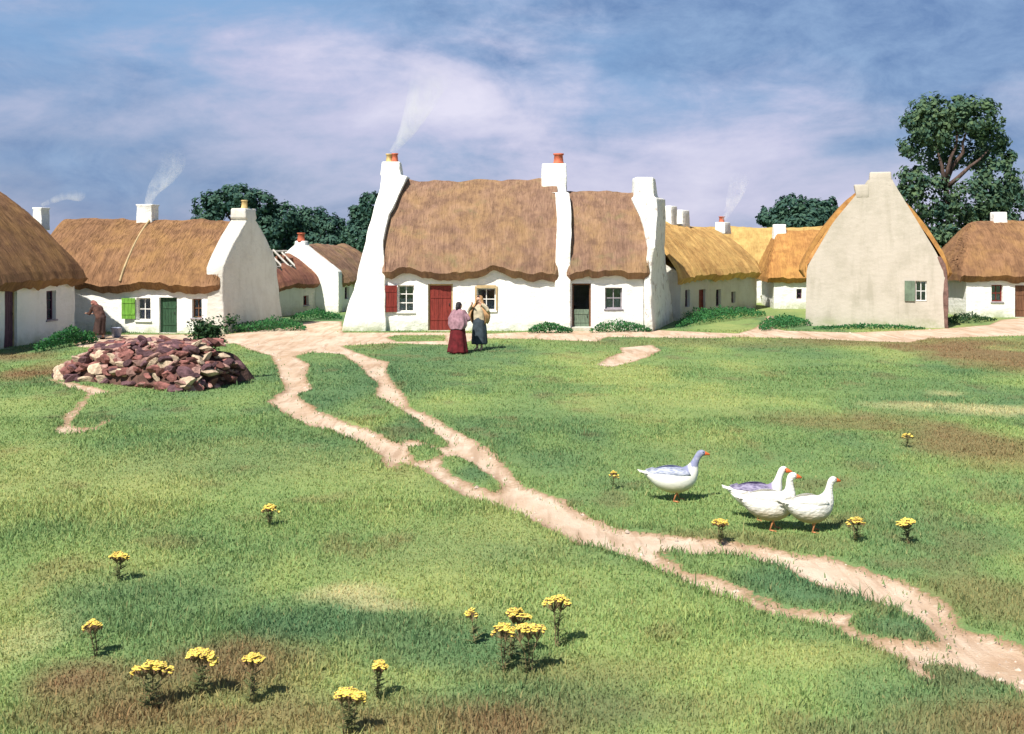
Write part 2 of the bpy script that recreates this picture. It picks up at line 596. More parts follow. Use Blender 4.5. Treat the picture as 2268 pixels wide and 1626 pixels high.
def sdf_poly(P, X, Y):
    n = len(P)
    d = np.full(X.shape, 1e9)
    ins = np.zeros(X.shape, bool)
    for i in range(n):
        a = P[i]
        b = P[(i + 1) % n]
        e = b - a
        wx = X - a[0]
        wy = Y - a[1]
        t = np.clip((wx * e[0] + wy * e[1]) / (e @ e + 1e-12), 0, 1)
        d = np.minimum(d, (wx - e[0] * t) ** 2 + (wy - e[1] * t) ** 2)
        c = ((a[1] <= Y) & (b[1] > Y)) | ((b[1] <= Y) & (a[1] > Y))
        with np.errstate(divide='ignore', invalid='ignore'):
            xi = a[0] + (Y - a[1]) / (b[1] - a[1] if b[1] != a[1] else 1e-9) * (b[0] - a[0])
        ins ^= c & (X < xi)
    d = np.sqrt(d)
    return np.where(ins, d, -d)


W_MAIN = poly_world(P_MAIN)
W_OTH = [poly_world(p) for p in (P_LEFT, P_TWIG, P_PATCH)]
W_ISL = [poly_world(p) for p in ISL]


def path_sdf(X, Y):
    sh = X.shape
    out = np.full(X.size, -5.0)
    x = X.ravel()
    y = Y.ravel()
    m = (y > 5) & (y < 60) & (np.abs(x) < 45)
    xx = x[m]
    yy = y[m]
    d = sdf_poly(W_MAIN, xx, yy)
    for p in W_ISL:
        d = np.minimum(d, -sdf_poly(p, xx, yy))
    for p in W_OTH:
        d = np.maximum(d, sdf_poly(p, xx, yy))
    out[m] = np.maximum(d, -5)
    return out.reshape(sh)


G_LIGHT = np.array((0.245, 0.325, 0.115))
G_MID = np.array((0.152, 0.240, 0.096))
G_TEAL = np.array((0.098, 0.182, 0.088))
G_DRY = np.array((0.225, 0.150, 0.080))
G_YEL = np.array((0.335, 0.365, 0.135))
G_TAN = np.array((0.50, 0.45, 0.24))
# patches of differently coloured turf: centre and half sizes as seen from the village green's edge
BLOBS = [(1150, 1560, 520, 60, 'teal', .6), (650, 1610, 720, 45, 'dry', .8), (1330, 1480, 260, 36, 'dry', .35), (330, 1180, 420, 40, 'mid', .5),
         (1900, 1090, 420, 40, 'mid', .5), (900, 1230, 260, 50, 'teal', .35), (700, 1420, 500, 50, 'teal', .45),
         (180, 1520, 150, 55, 'dry', 1.0), (260, 1580, 260, 60, 'dry', .9), (520, 1480, 200, 60, 'dry', .8), (300, 1290, 260, 40, 'teal', .5), (430, 1540, 260, 70, 'dry', .7), (760, 1590, 300, 60, 'dry', .6),
         (60, 1420, 90, 60, 'tan', .35), (800, 1370, 230, 50, 'teal', .9), (350, 1340, 300, 55, 'teal', .6),
         (1000, 1440, 190, 40, 'teal', .6), (780, 1312, 95, 22, 'tan', .8), (860, 1340, 90, 14, 'tan', .6),
         (1750, 1450, 330, 35, 'yel', .9), (1400, 1400, 230, 40, 'light', .8), (1300, 1300, 200, 60, 'light', .6),
         (1450, 1560, 420, 40, 'dry', .35), (2150, 1600, 250, 70, 'dry', .9), (1960, 1540, 180, 40, 'teal', .6),
         (2180, 1000, 160, 60, 'dry', .8), (2250, 800, 140, 60, 'dry', .95), (2100, 760, 260, 14, 'dry', .7),
         (1700, 760, 420, 10, 'dry', .35), (1880, 930, 170, 22, 'dry', .55), (2020, 897, 105, 9, 'tan', 1.0), (2090, 872, 35, 6, 'tan', .9),
         (2190, 908, 130, 13, 'tan', .85), (1500, 885, 170, 22, 'yel', .5), (1250, 900, 150, 60, 'teal', .3),
         (1850, 850, 300, 60, 'mid', .6), (420, 900, 260, 30, 'mid', .4), (200, 1080, 260, 60, 'yel', .5),
         (700, 1120, 280, 60, 'light', .6), (520, 1010, 260, 50, 'teal', .35), (1300, 1230, 220, 30, 'teal', .3),
         (100, 900, 140, 30, 'light', .6), (150, 1230, 200, 50, 'light', .5), (1560, 1200, 250, 24, 'dry', .45),
         (760, 870, 110, 50, 'teal', .7), (900, 950, 60, 25, 'teal', .8), (1050, 1050, 40, 18, 'teal', .8),
         (1790, 1310, 170, 45, 'teal', .95), (1990, 1390, 90, 25, 'teal', .8), (140, 815, 90, 22, 'dry', 1.0),
         (40, 790, 90, 12, 'dry', .8), (1700, 1120, 400, 60, 'light', .3), (2120, 1190, 200, 60, 'teal', .5),
         (2200, 1330, 130, 60, 'dry', .5), (1010, 775, 180, 10, 'teal', .4), (1400, 1010, 300, 40, 'teal', .3)]
CN = {'dry': G_DRY, 'teal': G_TEAL, 'yel': G_YEL, 'light': G_LIGHT, 'mid': G_MID, 'tan': G_TAN}


def turf_col(X, Y):
    a = fbm(X / 5.0, Y / 5.0, 21, 4)
    b = fbm(X / 1.6, Y / 2.4, 33, 4)
    c = fbm(X / 3.0, Y / 6.0, 44, 3)
    d = fbm(X / 0.7, Y / 1.0, 55, 3)
    f = np.clip(0.55 + a * 1.3 + b * 0.9, 0, 1)[..., None]
    C = G_MID * (1 - f) + G_LIGHT * f
    f = np.clip(c * 3.2 + d * 1.2 - 0.05, 0, 0.75)[..., None]
    C = C * (1 - f) + G_TEAL * f
    f = np.clip(-c * 3.0 + b * 1.6 - 0.25, 0, 0.55)[..., None]
    C = C * (1 - f) + G_YEL * f
    for cx, cy, rx, ry, k, s in BLOBS:
        x0, y0 = ground_xy(cx, cy)
        ya = ground_xy(cx, cy - ry)[1]
        yb = ground_xy(cx, cy + ry)[1]
        wx = rx * y0 / F
        dy = np.where(Y > y0, (Y - y0) / (ya - y0), (Y - y0) / (y0 - yb))
        r = ((X - x0) / wx) ** 2 + dy ** 2
        q = 0.35 if k == 'tan' else 1.0
        r = r * (1 + 1.6 * d) + b * 2.0 * q + a * 0.9 * q
        f = (np.clip((1.6 - np.maximum(r, 0)) / 1.5, 0, 1) ** 1.15 * s * 0.95)[..., None]
        C = C * (1 - f) + CN[k] * f
    f = np.clip(d * 2.6 - 0.42, 0, 0.3)[..., None]
    C = C * (1 - f) + G_DRY * f
    return C


def grid_lines():
    xs = list(np.arange(-27, 27.01, 0.14))
    ext = [30, 36, 45, 60, 90, 150, 300, 800, 2500, 6000]
    xs = [-e for e in reversed(ext)] + xs + ext
    ys = [-300, -60, -20, -5, 0, 3, 5]
    y = 6.0
    while y < 58:
        ys.append(y)
        y += 0.05 + y * 0.0042
    ys += [60, 64, 70, 80, 100, 140, 220, 400, 900, 2500, 6500]
    return np.array(xs), np.array(ys)


XS, YS = grid_lines()
GX, GY = np.meshgrid(XS, YS)
GZ = gz(GX, GY)
GC = turf_col(GX, GY)
GS = path_sdf(GX, GY)


def worn(sd, y):
    """how deep feet and wheels have worn the track into the turf"""
    f = np.clip((sd + 0.04) / 0.16, 0, 1)
    return 0.05 * f * f * (3 - 2 * f) * np.clip((35 - y) / 8, 0, 1)


GZ = GZ - worn(GS, GY)


def grid_mesh(name, X, Y, Z, C, Sd, keep=None):
    ny, nx = X.shape
    idx = np.arange(nx * ny).reshape(ny, nx)
    q = np.stack([idx[:-1, :-1], idx[:-1, 1:], idx[1:, 1:], idx[1:, :-1]], -1).reshape(-1, 4)
    if keep is not None:
        q = q[keep.ravel()]
        used = np.unique(q)
        remap = -np.ones(nx * ny, int)
        remap[used] = np.arange(len(used))
        q = remap[q]
    else:
        used = np.arange(nx * ny)
    V = np.stack([X.ravel(), Y.ravel(), Z.ravel()], -1)[used]
    me = bpy.data.meshes.new(name)
    me.vertices.add(len(V))
    me.vertices.foreach_set('co', V.ravel())
    me.loops.add(q.size)
    me.loops.foreach_set('vertex_index', q.ravel())
    me.polygons.add(len(q))
    me.polygons.foreach_set('loop_start', np.arange(0, q.size, 4))
    me.polygons.foreach_set('loop_total', np.full(len(q), 4))
    me.polygons.foreach_set('use_smooth', np.ones(len(q), bool))
    me.update()
    me.validate()
    ca = me.attributes.new('col', 'FLOAT_COLOR', 'POINT')
    cc = np.concatenate([C.reshape(-1, 3)[used], np.ones((len(used), 1))], 1)
    ca.data.foreach_set('color', cc.ravel().astype(np.float32))
    sa = me.attributes.new('edge', 'FLOAT', 'POINT')
    sa.data.foreach_set('value', Sd.ravel()[used].astype(np.float32))
    o = bpy.data.objects.new(name, me)
    COL.objects.link(o)
    return o


ground = grid_mesh('ground', GX, GY, GZ, GC, GS)
tag(ground, kind='structure')
ground.data.materials.append(vcol_mat('turf'))


def path_mat():
    m = vcol_mat('worn_earth')
    t = NT(m.node_tree)
    b = t.n['Principled BSDF']
    turf = b.inputs['Base Color'].links[0].from_socket
    e = t.add('ShaderNodeAttribute', attribute_name='edge').outputs['Fac']
    g = t.add('ShaderNodeNewGeometry').outputs['Position']
    n1 = t.noise(g, 2.2, 6, 0.7)
    n2 = t.noise(g, 14, 5, 0.7)
    n3 = t.noise(t.mapping(g, (1, 0.45, 1), (0, 0, R(35))), 1.1, 5, 0.65)
    ee = t.math('ADD', e, t.math('ADD', t.math('MULTIPLY', t.math('SUBTRACT', n1, 0.5), 0.34),
                                 t.math('MULTIPLY', t.math('SUBTRACT', n2, 0.5), 0.22)))
    fac = t.rng(ee, -0.025, 0.03, 0, 1, True)
    dirt = t.mix(t.rng(n3, 0.35, 0.65), (0.48, 0.335, 0.225), (0.68, 0.54, 0.42))
    dirt = t.mix(t.rng(n1, 0.52, 0.75, 0, 0.5), dirt, (0.40, 0.24, 0.15))
    dirt = t.mix(t.rng(n2, 0.55, 0.75, 0, 0.6), dirt, (0.62, 0.53, 0.42))
    dirt = t.mix(t.rng(ee, 0.0, 0.14, 0.85, 0.0), dirt, (0.24, 0.14, 0.065))
    rut = t.noise(t.mapping(g, (3.0, .35, 1), (0, 0, R(38))), 1.6, 4, 0.6)
    dirt = t.mix(t.rng(rut, 0.50, 0.64, 0, 0.6), dirt, (0.36, 0.235, 0.155))
    # a few tufts surviving in the wear
    c = t.mix(t.math('MULTIPLY', fac, t.rng(n2, 0.26, 0.32)), turf, dirt)
    t.l.new(c, b.inputs['Base Color'])
    peb = t.noise(g, 45, 3, 0.6)
    t.l.new(t.bump(t.math('ADD', peb, t.math('MULTIPLY', n2, 0.8)), 0.6, 0.03), b.inputs['Normal'])
    return m


kc = np.maximum(np.maximum(GS[:-1, :-1], GS[1:, 1:]), np.maximum(GS[1:, :-1], GS[:-1, 1:])) > -0.30
path = grid_mesh('path', GX, GY, GZ + 0.006, GC, GS, kc)
tag(path, kind='structure')
path.data.materials.append(path_mat())


# ------------------------------------------------------------------ grass blades
def make_grass():
    rng = np.random.default_rng(4)
    bands = [(7.0, 10.5, 2500), (10.5, 15, 1500), (15, 22, 800), (22, 31, 340), (31, 43.5, 150)]
    PX = []
    PY = []
    for a, b, dens in bands:
        wdt = 2 * (0.5 * b) + 2
        n = int((b - a) * wdt * dens)
        y = rng.uniform(a, b, n)
        x = rng.uniform(-wdt / 2, wdt / 2, n)
        m = np.abs(x) < y * 0.475 + 0.8
        PX.append(x[m])
        PY.append(y[m])
    x = np.concatenate(PX)
    y = np.concatenate(PY)
    sd = path_sdf(x, y) + fbm(x * 2.3, y * 2.3, 71, 3) * 0.22
    keep = (sd < 0.0) | ((sd < 0.25) & (rng.random(len(x)) < 0.05))
    x = x[keep]
    y = y[keep]
    n = len(x)
    z = gz(x, y)
    clump = fbm(x * 1.1, y * 1.1, 81, 3)
    hgt = (0.016 + 0.038 * rng.random(n) ** 1.5) * (1 + 1.5 * np.clip(clump, -0.25, 0.5)) * np.interp(y, [7, 14, 25, 43], [1.0, 1.0, 0.95, 1.0])
    hgt = hgt * (1 + 0.9 * np.exp(-((sd[keep] + 0.10) / 0.09) ** 2))
    tall = rng.random(n) < np.clip(clump * 0.22, 0, 1)
    hgt = np.where(tall, hgt * 2.2, hgt)
    wd = (0.0028 + 0.0030 * rng.random(n)) * (0.7 + y / 13)
    th = rng.uniform(0, 2 * PI, n)
    lean = hgt * rng.uniform(0.2, 1.0, n)
    la = rng.uniform(0, 2 * PI, n)
    bx = np.cos(th) * wd
    by = np.sin(th) * wd
    lx = np.cos(la) * lean
    ly = np.sin(la) * lean
    V = np.empty((n, 5, 3))
    V[:, 0] = np.stack([x - bx, y - by, z - 0.01], -1)
    V[:, 1] = np.stack([x + bx, y + by, z - 0.01], -1)
    V[:, 2] = np.stack([x + bx * .7 + lx * .35, y + by * .7 + ly * .35, z + hgt * .6], -1)
    V[:, 3] = np.stack([x - bx * .7 + lx * .35, y - by * .7 + ly * .35, z + hgt * .6], -1)
    V[:, 4] = np.stack([x + lx, y + ly, z + hgt], -1)
    C = turf_col(x, y) * 1.28
    C = C * rng.uniform(0.80, 1.22, (n, 1))
    C[:, 0] *= rng.uniform(0.85, 1.2, n)
    straw = rng.random(n) < 0.03
    C[straw] = C[straw] * 0.4 + np.array((0.42, 0.36, 0.17)) * 0.6
    base = (np.arange(n) * 5)[:, None]
    quad = (base + np.array([0, 1, 2, 3])).astype(np.int64)
    tri = (base + np.array([3, 2, 4])).astype(np.int64)
    loops = np.concatenate([quad.ravel(), tri.ravel()])
    me = bpy.data.meshes.new('grass')
    me.vertices.add(n * 5)
    me.vertices.foreach_set('co', V.ravel())
    me.loops.add(len(loops))
    me.loops.foreach_set('vertex_index', loops)
    me.polygons.add(2 * n)
    me.polygons.foreach_set('loop_start', np.concatenate([np.arange(n) * 4, 4 * n + np.arange(n) * 3]))
    me.polygons.foreach_set('loop_total', np.concatenate([np.full(n, 4), np.full(n, 3)]))
    me.update()
    ca = me.attributes.new('col', 'FLOAT_COLOR', 'POINT')
    cc = np.concatenate([np.repeat(C, 5, 0), np.ones((n * 5, 1))], 1)
    ca.data.foreach_set('color', cc.ravel().astype(np.float32))
    me.materials.append(vcol_mat('grass_blades', fine=0, rough=0.75, trans=0.35))
    o = bpy.data.objects.new('grass', me)
    COL.objects.link(o)
    tag(o, 'short grazed grass covering the village green', 'grass', kind='stuff')
    print('grass blades', n)


make_grass()


# ------------------------------------------------------------------ cottages
class Frame:
    def __init__(s, ox, oy, ang):
        s.o = (ox, oy)
        s.a = ang

    def hit(s, px, py, y=0.0):
        """where the line of sight through (px,py) meets the vertical plane local y = const -> local (x, z)"""
        ca, sa = math.cos(-s.a), math.sin(-s.a)
        cx, cy = -s.o[0], -s.o[1]
        c = (ca * cx - sa * cy, sa * cx + ca * cy)
        dx, dy, dz = (px - 1134) / F, 1.0, (HOR - py) / F
        d = (ca * dx - sa * dy, sa * dx + ca * dy)
        t = (y - c[1]) / d[1]
        return c[0] + t * d[0], CAMH + t * dz

    def rect(s, x0, y0, x1, y1, y=0.0):
        a = s.hit(x0, (y0 + y1) / 2, y)[0]
        b = s.hit(x1, (y0 + y1) / 2, y)[0]
        xm = (x0 + x1) / 2
        return a, b, s.hit(xm, y1, y)[1], s.hit(xm, y0, y)[1]


def lump(x, y, z, amp=0.018, sc=1.6, seed=3):
    return amp * 2 * (vn(x * sc + z * 0.7, z * sc + y * 1.3, seed) - 0.5) + amp * (vn(x * 5 + y * 3, z * 5, seed + 4) - 0.5)


def wall_mesh(L, W, wh, openings, ridge, xa=0.0, gab=(True, True), front_batter=0.0):
    """front wall with real openings and reveals, other walls plain, pentagon ends"""
    mb = MB()
    cx = {xa, L}
    cz = {-0.15, wh}
    for (a, b, c, d) in openings:
        cx |= {a, b}
        cz |= {max(c, -0.15), d}

    def fill(vals, st):
        vals = sorted(vals)
        out = []
        for i in range(len(vals) - 1):
            n = max(1, int(round((vals[i + 1] - vals[i]) / st)))
            out += [vals[i] + (vals[i + 1] - vals[i]) * k / n for k in range(n)]
        return out + [vals[-1]]
    xs = fill(cx, 0.28)
    zs = fill(cz, 0.28)

    def fy(x, z):
        return float(lump(x, 0, z, 0.02)) - front_batter * max(0, 1 - z / wh)

    def inside(x, z):
        return any(a < x < b and max(c, -0.15) - 1e-4 < z < d for a, b, c, d in openings)
    P = {}

    def vid(i, k):
        if (i, k) not in P:
            P[(i, k)] = len(mb.v)
            mb.v.append((xs[i], fy(xs[i], zs[k]), zs[k]))
        return P[(i, k)]
    for i in range(len(xs) - 1):
        for k in range(len(zs) - 1):
            if not inside((xs[i] + xs[i + 1]) / 2, (zs[k] + zs[k + 1]) / 2):
                mb.f.append((vid(i, k), vid(i + 1, k), vid(i + 1, k + 1), vid(i, k + 1)))
    dp = 0.30
    for (a, b, c, d) in openings:
        c = max(c, -0.15)
        for (p, q) in (((a, c), (a, d)), ((a, d), (b, d)), ((b, d), (b, c)), ((b, c), (a, c))):
            # subdivided reveal strips sharing the wavy edge
            n = 6
            r = []
            for k in range(n + 1):
                x = p[0] + (q[0] - p[0]) * k / n
                z = p[1] + (q[1] - p[1]) * k / n
                r.append((x, fy(x, z), z))
            k0 = len(mb.v)
            for x, yy, z in r:
                mb.v.append((x, yy + 0.001, z))
                mb.v.append((x, dp, z))
            for k in range(n):
                mb.f.append((k0 + 2 * k, k0 + 2 * k + 2, k0 + 2 * k + 3, k0 + 2 * k + 1))
    # ends and back
    top = ridge - 0.35
    for x, fl, gb in ((xa, True, gab[0]), (L, False, gab[1])):
        k0 = len(mb.v)
        if not gb:
            mb.v += [(x, 0.0, -0.15), (x, W, -0.15), (x, W, wh), (x, 0.0, wh)]
            f = (k0, k0 + 1, k0 + 2, k0 + 3)
            mb.f.append(tuple(reversed(f)) if fl else f)
            continue
        pts = [(x, 0.0, -0.15), (x, W, -0.15), (x, W, wh), (x, W / 2, top), (x, 0.0, wh)]
        mb.v += pts
        f = (k0, k0 + 1, k0 + 2, k0 + 3, k0 + 4)
        mb.f.append(tuple(reversed(f)) if fl else f)
    k0 = len(mb.v)
    mb.v += [(xa, W, -0.15), (L, W, -0.15), (L, W, wh), (xa, W, wh)]
    mb.f.append((k0 + 1, k0, k0 + 3, k0 + 2))
    return mb


def loft(secs, name, material, parent, nx=2, ny=6, step=0.22, amp=0.02, seed=1, bev=0.05):
    """stack of horizontal quads (z, x0front, x1front, x0back, x1back, y0, y1) skinned into one lumpy solid"""
    S_ = []
    for a, b in zip(secs[:-1], secs[1:]):
        n = max(1, int(round(abs(b[0] - a[0]) / step)))
        for k in range(n):
            S_.append([a[i] + (b[i] - a[i]) * k / n for i in range(7)])
    S_.append(list(secs[-1]))
    rings = []
    for z, a0, a1, b0, b1, y0, y1 in S_:
        r = []

        def pt(u, v):
            x0 = a0 + (b0 - a0) * v
            x1 = a1 + (b1 - a1) * v
            x = x0 + (x1 - x0) * u
            y = y0 + (y1 - y0) * v
            return x, y
        per = [(u / nx, 0) for u in range(nx)] + [(1, v / ny) for v in range(ny)] + \
              [(1 - u / nx, 1) for u in range(nx)] + [(0, 1 - v / ny) for v in range(ny)]
        cxm = (a0 + a1) / 2
        for u, v in per:
            x, y = pt(u, v)
            d = float(lump(x, y, z, amp, 1.5, seed))
            r.append((x + (d if u > 0.5 else -d), y + (-d if v < 0.5 else d) * 0.8, z))
        rings.append(r)
    mb = MB()
    mb.rings(rings)
    o = mb.build(name, material, parent, smooth=True)
    bevel(o, bev, 2, 40)
    return o


def thatch(parent, material, xa, xb, W, eave, ridge0, ridge1, ov=0.38, tv=0.34, hipa=0, hipb=0, bulge=0.10, seed=1,
           hole=None, strands=2500, wave=0.10, name='roof', ragged=0.0, extra_drop=None):
    hx = 0.12
    nx = max(4, int((xb - xa) / hx))
    ny = int((W + 2 * ov) / 0.13)
    xs = np.linspace(xa, xb, nx + 1)
    ys = np.linspace(-ov, W + ov, ny + 1)
    X, Y = np.meshgrid(xs, ys)
    half = W / 2 + ov

    def top(X, Y):
        t = 1 - np.sqrt(((Y - W / 2) / half) ** 2 + 0.05 ** 2)
        t = np.clip(t, -0.1, 1)
        g = t + bulge * np.sin(PI * np.clip(t, 0, 1))
        rz = ridge0 + (ridge1 - ridge0) * (X - xa) / (xb - xa) + 0.07 * 2 * fbm(X * 0.55, X * 0, seed + 90, 2)
        Z = eave + (rz - eave) * g
        de = np.minimum(Y + ov, W + ov - Y)
        if hipa:
            zh = eave + (X - xa) * hipa + 0.25 * np.sqrt(np.clip(X - xa, 0, 3))
            Z = np.minimum(Z, zh) - 0.10 * np.exp(-np.abs(Z - zh) / 0.25)
            de = np.minimum(de, X - xa)
        if hipb:
            zh = eave + (xb - X) * hipb + 0.25 * np.sqrt(np.clip(xb - X, 0, 3))
            Z = np.minimum(Z, zh) - 0.10 * np.exp(-np.abs(Z - zh) / 0.25)
            de = np.minimum(de, xb - X)
        Z = Z - 0.17 * np.exp(-de / 0.13)
        Z = Z + wave * 2 * fbm(X * 0.8, X * 0 + 3, seed, 3) * np.exp(-de / 0.9)
        Z = Z + 0.11 * fbm(X * 4.5, X * 0 + 5, seed + 31, 3) * np.exp(-de / 0.18)
        Z = Z + 0.05 * 2 * fbm(X * 2.6, Y * 0.8, seed + 7, 3) + 0.11 * 2 * fbm(X * 0.9, Y * 0.8, seed + 8, 3)
        if extra_drop is not None:
            Z = Z + extra_drop(X, Y)
        return Z
    Z = top(X, Y)
    B = Z - tv * 0.78 - 0.05 * (vn(X * 4, Y * 4, seed + 2) - 0.5) + 0.16 * fbm(X * 1.5, X * 0 + 9, seed + 5, 3)
    Yb = np.clip(Y, -ov + 0.22, W + ov - 0.22)
    dx = np.minimum(np.where(hipa, 9.0, X - xa), np.where(hipb, 9.0, xb - X))
    sc = 1 - 0.5 * np.exp(-np.maximum(dx, 0) / 0.16)
    Yt = np.where(Y < 0, Y * sc, np.where(Y > W, W + (Y - W) * sc, Y))
    Yb = np.where(Yb < 0, Yb * sc, np.where(Yb > W, W + (Yb - W) * sc, Yb))
    mb = MB()
    n = (nx + 1) * (ny + 1)
    mb.v = [tuple(p) for p in np.stack([X.ravel(), Yt.ravel(), Z.ravel()], -1)]
    mb.v += [tuple(p) for p in np.stack([X.ravel(), Yb.ravel(), B.ravel()], -1)]

    def I(i, j):
        return j * (nx + 1) + i
    kept = set()
    for j in range(ny):
        for i in range(nx):
            if hole and hole((xs[i] + xs[i + 1]) / 2, (ys[j] + ys[j + 1]) / 2):
                continue
            kept.add((i, j))
    for (i, j) in kept:
        a, b, c, d = I(i, j), I(i + 1, j), I(i + 1, j + 1), I(i, j + 1)
        mb.f.append((a, b, c, d))
        mb.f.append((n + d, n + c, n + b, n + a))
        if (i, j - 1) not in kept:
            mb.f.append((a, n + a, n + b, b))
        if (i, j + 1) not in kept:
            mb.f.append((c, n + c, n + d, d))
        if (i - 1, j) not in kept:
            mb.f.append((d, n + d, n + a, a))
        if (i + 1, j) not in kept:
            mb.f.append((b, n + b, n + c, c))
    # loose straws combed down the slope, and a ragged fringe below the eave
    rg = np.random.default_rng(seed)
    m = int(strands * 0.7)
    if m:
        sx_ = rg.uniform(xa + 0.05, xb - 0.05, m)
        sy_ = np.where(rg.random(m) < 0.85, rg.uniform(-ov, W / 2, m), rg.uniform(W / 2, W + ov, m))
        fr = rg.random(m) < 0.02
        sy_ = np.where(fr, -ov + rg.uniform(0, 0.12, m), sy_)
        ln = rg.uniform(0.15, 0.45, m)
        sgn = np.where(sy_ < W / 2, -1, 1)
        slope = math.atan2(ridge0 - eave, half)
        y2 = sy_ + sgn * ln * math.cos(slope) * np.where(fr, 0.25, 1.0)
        over = (y2 < -ov) | (y2 > W + ov)
        yc = np.clip(y2, -ov, W + ov)
        z1 = top(sx_, sy_)
        z2 = top(sx_, yc)
        z2 = np.where(over, z2 - np.abs(y2 - yc) * 1.6 - rg.uniform(0, 0.05, m), z2)
        dx = rg.normal(0, 0.035, m)
        ww = rg.uniform(0.005, 0.013, m)
        for k in range(m):
            if hole and (hole(sx_[k], sy_[k]) or hole(sx_[k], yc[k])):
                continue
            if over[k]:
                continue
            l1 = 0.005
            l2 = 0.010 + 0.006 * (k % 3)
            mb.add([(sx_[k] - ww[k], sy_[k], z1[k] + l1), (sx_[k] + ww[k], sy_[k], z1[k] + l1),
                    (sx_[k] + dx[k] + ww[k] * .6, y2[k], z2[k] + l2), (sx_[k] + dx[k] - ww[k] * .6, y2[k], z2[k] + l2)],
                   [(0, 1, 2, 3)])
    o = mb.build(name, material, parent, smooth=False)
    o['top_fn'] = 0
    del o['top_fn']
    sm = np.zeros(len(o.data.polygons), bool)
    sm[:len(kept) * 2] = True
    return o, top


def window(parent, rc, frame_m='white_wood', rows=2, cols=2, curtain=0.0, y=0.14, sill=True, surround=None,
           label=None):
    x0, x1, z0, z1 = rc
    fw = 0.05
    mb = MB()
    mb.box(x0, x0 + fw, y, y + 0.07, z0, z1)
    mb.box(x1 - fw, x1, y, y + 0.07, z0, z1)
    mb.box(x0 + fw, x1 - fw, y, y + 0.07, z0, z0 + fw)
    mb.box(x0 + fw, x1 - fw, y, y + 0.07, z1 - fw, z1)
    for k in range(1, cols):
        xc = x0 + (x1 - x0) * k / cols
        mb.box(xc - 0.016, xc + 0.016, y + 0.01, y + 0.05, z0 + fw, z1 - fw)
    for k in range(1, rows):
        zc = z0 + (z1 - z0) * k / rows
        mb.box(x0 + fw, x1 - fw, y + 0.008, y + 0.052, zc - 0.018, zc + 0.018)
    wd = mb.build('window', M[frame_m], parent)
    if label:
        wd['label'] = label
    g = MB()
    g.box(x0 + fw, x1 - fw, y + 0.03, y + 0.036, z0 + fw, z1 - fw)
    g.build('pane', M['glass'], wd)
    if curtain:
        c = MB()
        nn = 14
        zt = z0 + (z1 - z0) * curtain
        r1 = []
        r2 = []
        for k in range(nn + 1):
            x = x0 + 0.03 + (x1 - x0 - 0.06) * k / nn
            yy = y + 0.10 + 0.012 * math.sin(k * 2.1)
            r1.append((x, yy, z0 + 0.02))
            r2.append((x, yy, zt + 0.01 * math.sin(k * 1.3)))
        c.rings([r1, r2], closed=False)
        c.build('curtain', M['lace'], wd)
    if sill:
        s = MB()
        s.box(x0 - 0.05, x1 + 0.05, -0.06, y + 0.02, z0 - 0.06, z0 + 0.001)
        bevel(s.build('sill', M['white'] if frame_m == 'white_wood' else M['frame_grey'], wd), 0.01, 1)
    if surround:
        q = MB()
        t = 0.07
        q.box(x0 - t, x0, -0.045, 0.03, z0 - t * .5, z1 + t)
        q.box(x1, x1 + t, -0.045, 0.03, z0 - t * .5, z1 + t)
        q.box(x0, x1, -0.045, 0.03, z1, z1 + t * 1.6)
        q.build('surround', M[surround], wd)
    return wd


def planks(mb, x0, x1, y0, y1, z0, z1, n, Mx=None):
    wd = (x1 - x0) / n
    for k in range(n):
        mb.box(x0 + wd * k + 0.005, x0 + wd * (k + 1) - 0.005, y0, y1 - 0.004 * (k % 2), z0, z1, Mx)
    mb.box(x0 + 0.008, x1 - 0.008, y0 + 0.012, y1 - 0.012, z0 + 0.004, z1 - 0.004, Mx)


def door(parent, rc, material, frame_m='white_wood', y=0.12, half=None, label=None):
    x0, x1, z0, z1 = rc
    z0 = max(z0, 0.02)
    f = MB()
    t = 0.06
    f.box(x0, x0 + t, y - 0.02, y + 0.10, z0 - 0.02, z1)
    f.box(x1 - t, x1, y - 0.02, y + 0.10, z0 - 0.02, z1)
    f.box(x0 + t, x1 - t, y - 0.02, y + 0.10, z1 - t, z1)
    f.build('door_frame', M[frame_m], parent)
    d = MB()
    zt = z1 - t - 0.01 if half is None else z0 + (z1 - z0) * half
    planks(d, x0 + t + 0.01, x1 - t - 0.01, y, y + 0.045, z0, zt, 5)
    for zz in ((0.22, 0.32), (0.72, 0.82)):
        d.box(x0 + t + 0.03, x1 - t - 0.03, y - 0.018, y - 0.001, z0 + (zt - z0) * zz[0], z0 + (zt - z0) * zz[0] + 0.09)
    dd = d.build('door', M[material], parent)
    if label:
        dd['label'] = label
    h = MB()
    h.tube([(x1 - t - 0.09, y - 0.02, z0 + (zt - z0) * 0.55), (x1 - t - 0.09, y - 0.05, z0 + (zt - z0) * 0.55 + 0.03),
            (x1 - t - 0.09, y - 0.02, z0 + (zt - z0) * 0.55 + 0.10)], 0.012, 6)
    h.build('handle', M['iron'], dd)
    s = MB()
    s.box(x0 - 0.02, x1 + 0.02, -0.16, y + 0.1, -0.1, z0 - 0.02 + 0.015)
    bevel(s.build('doorstep', M['grey'], parent), 0.02, 2)
    return dd


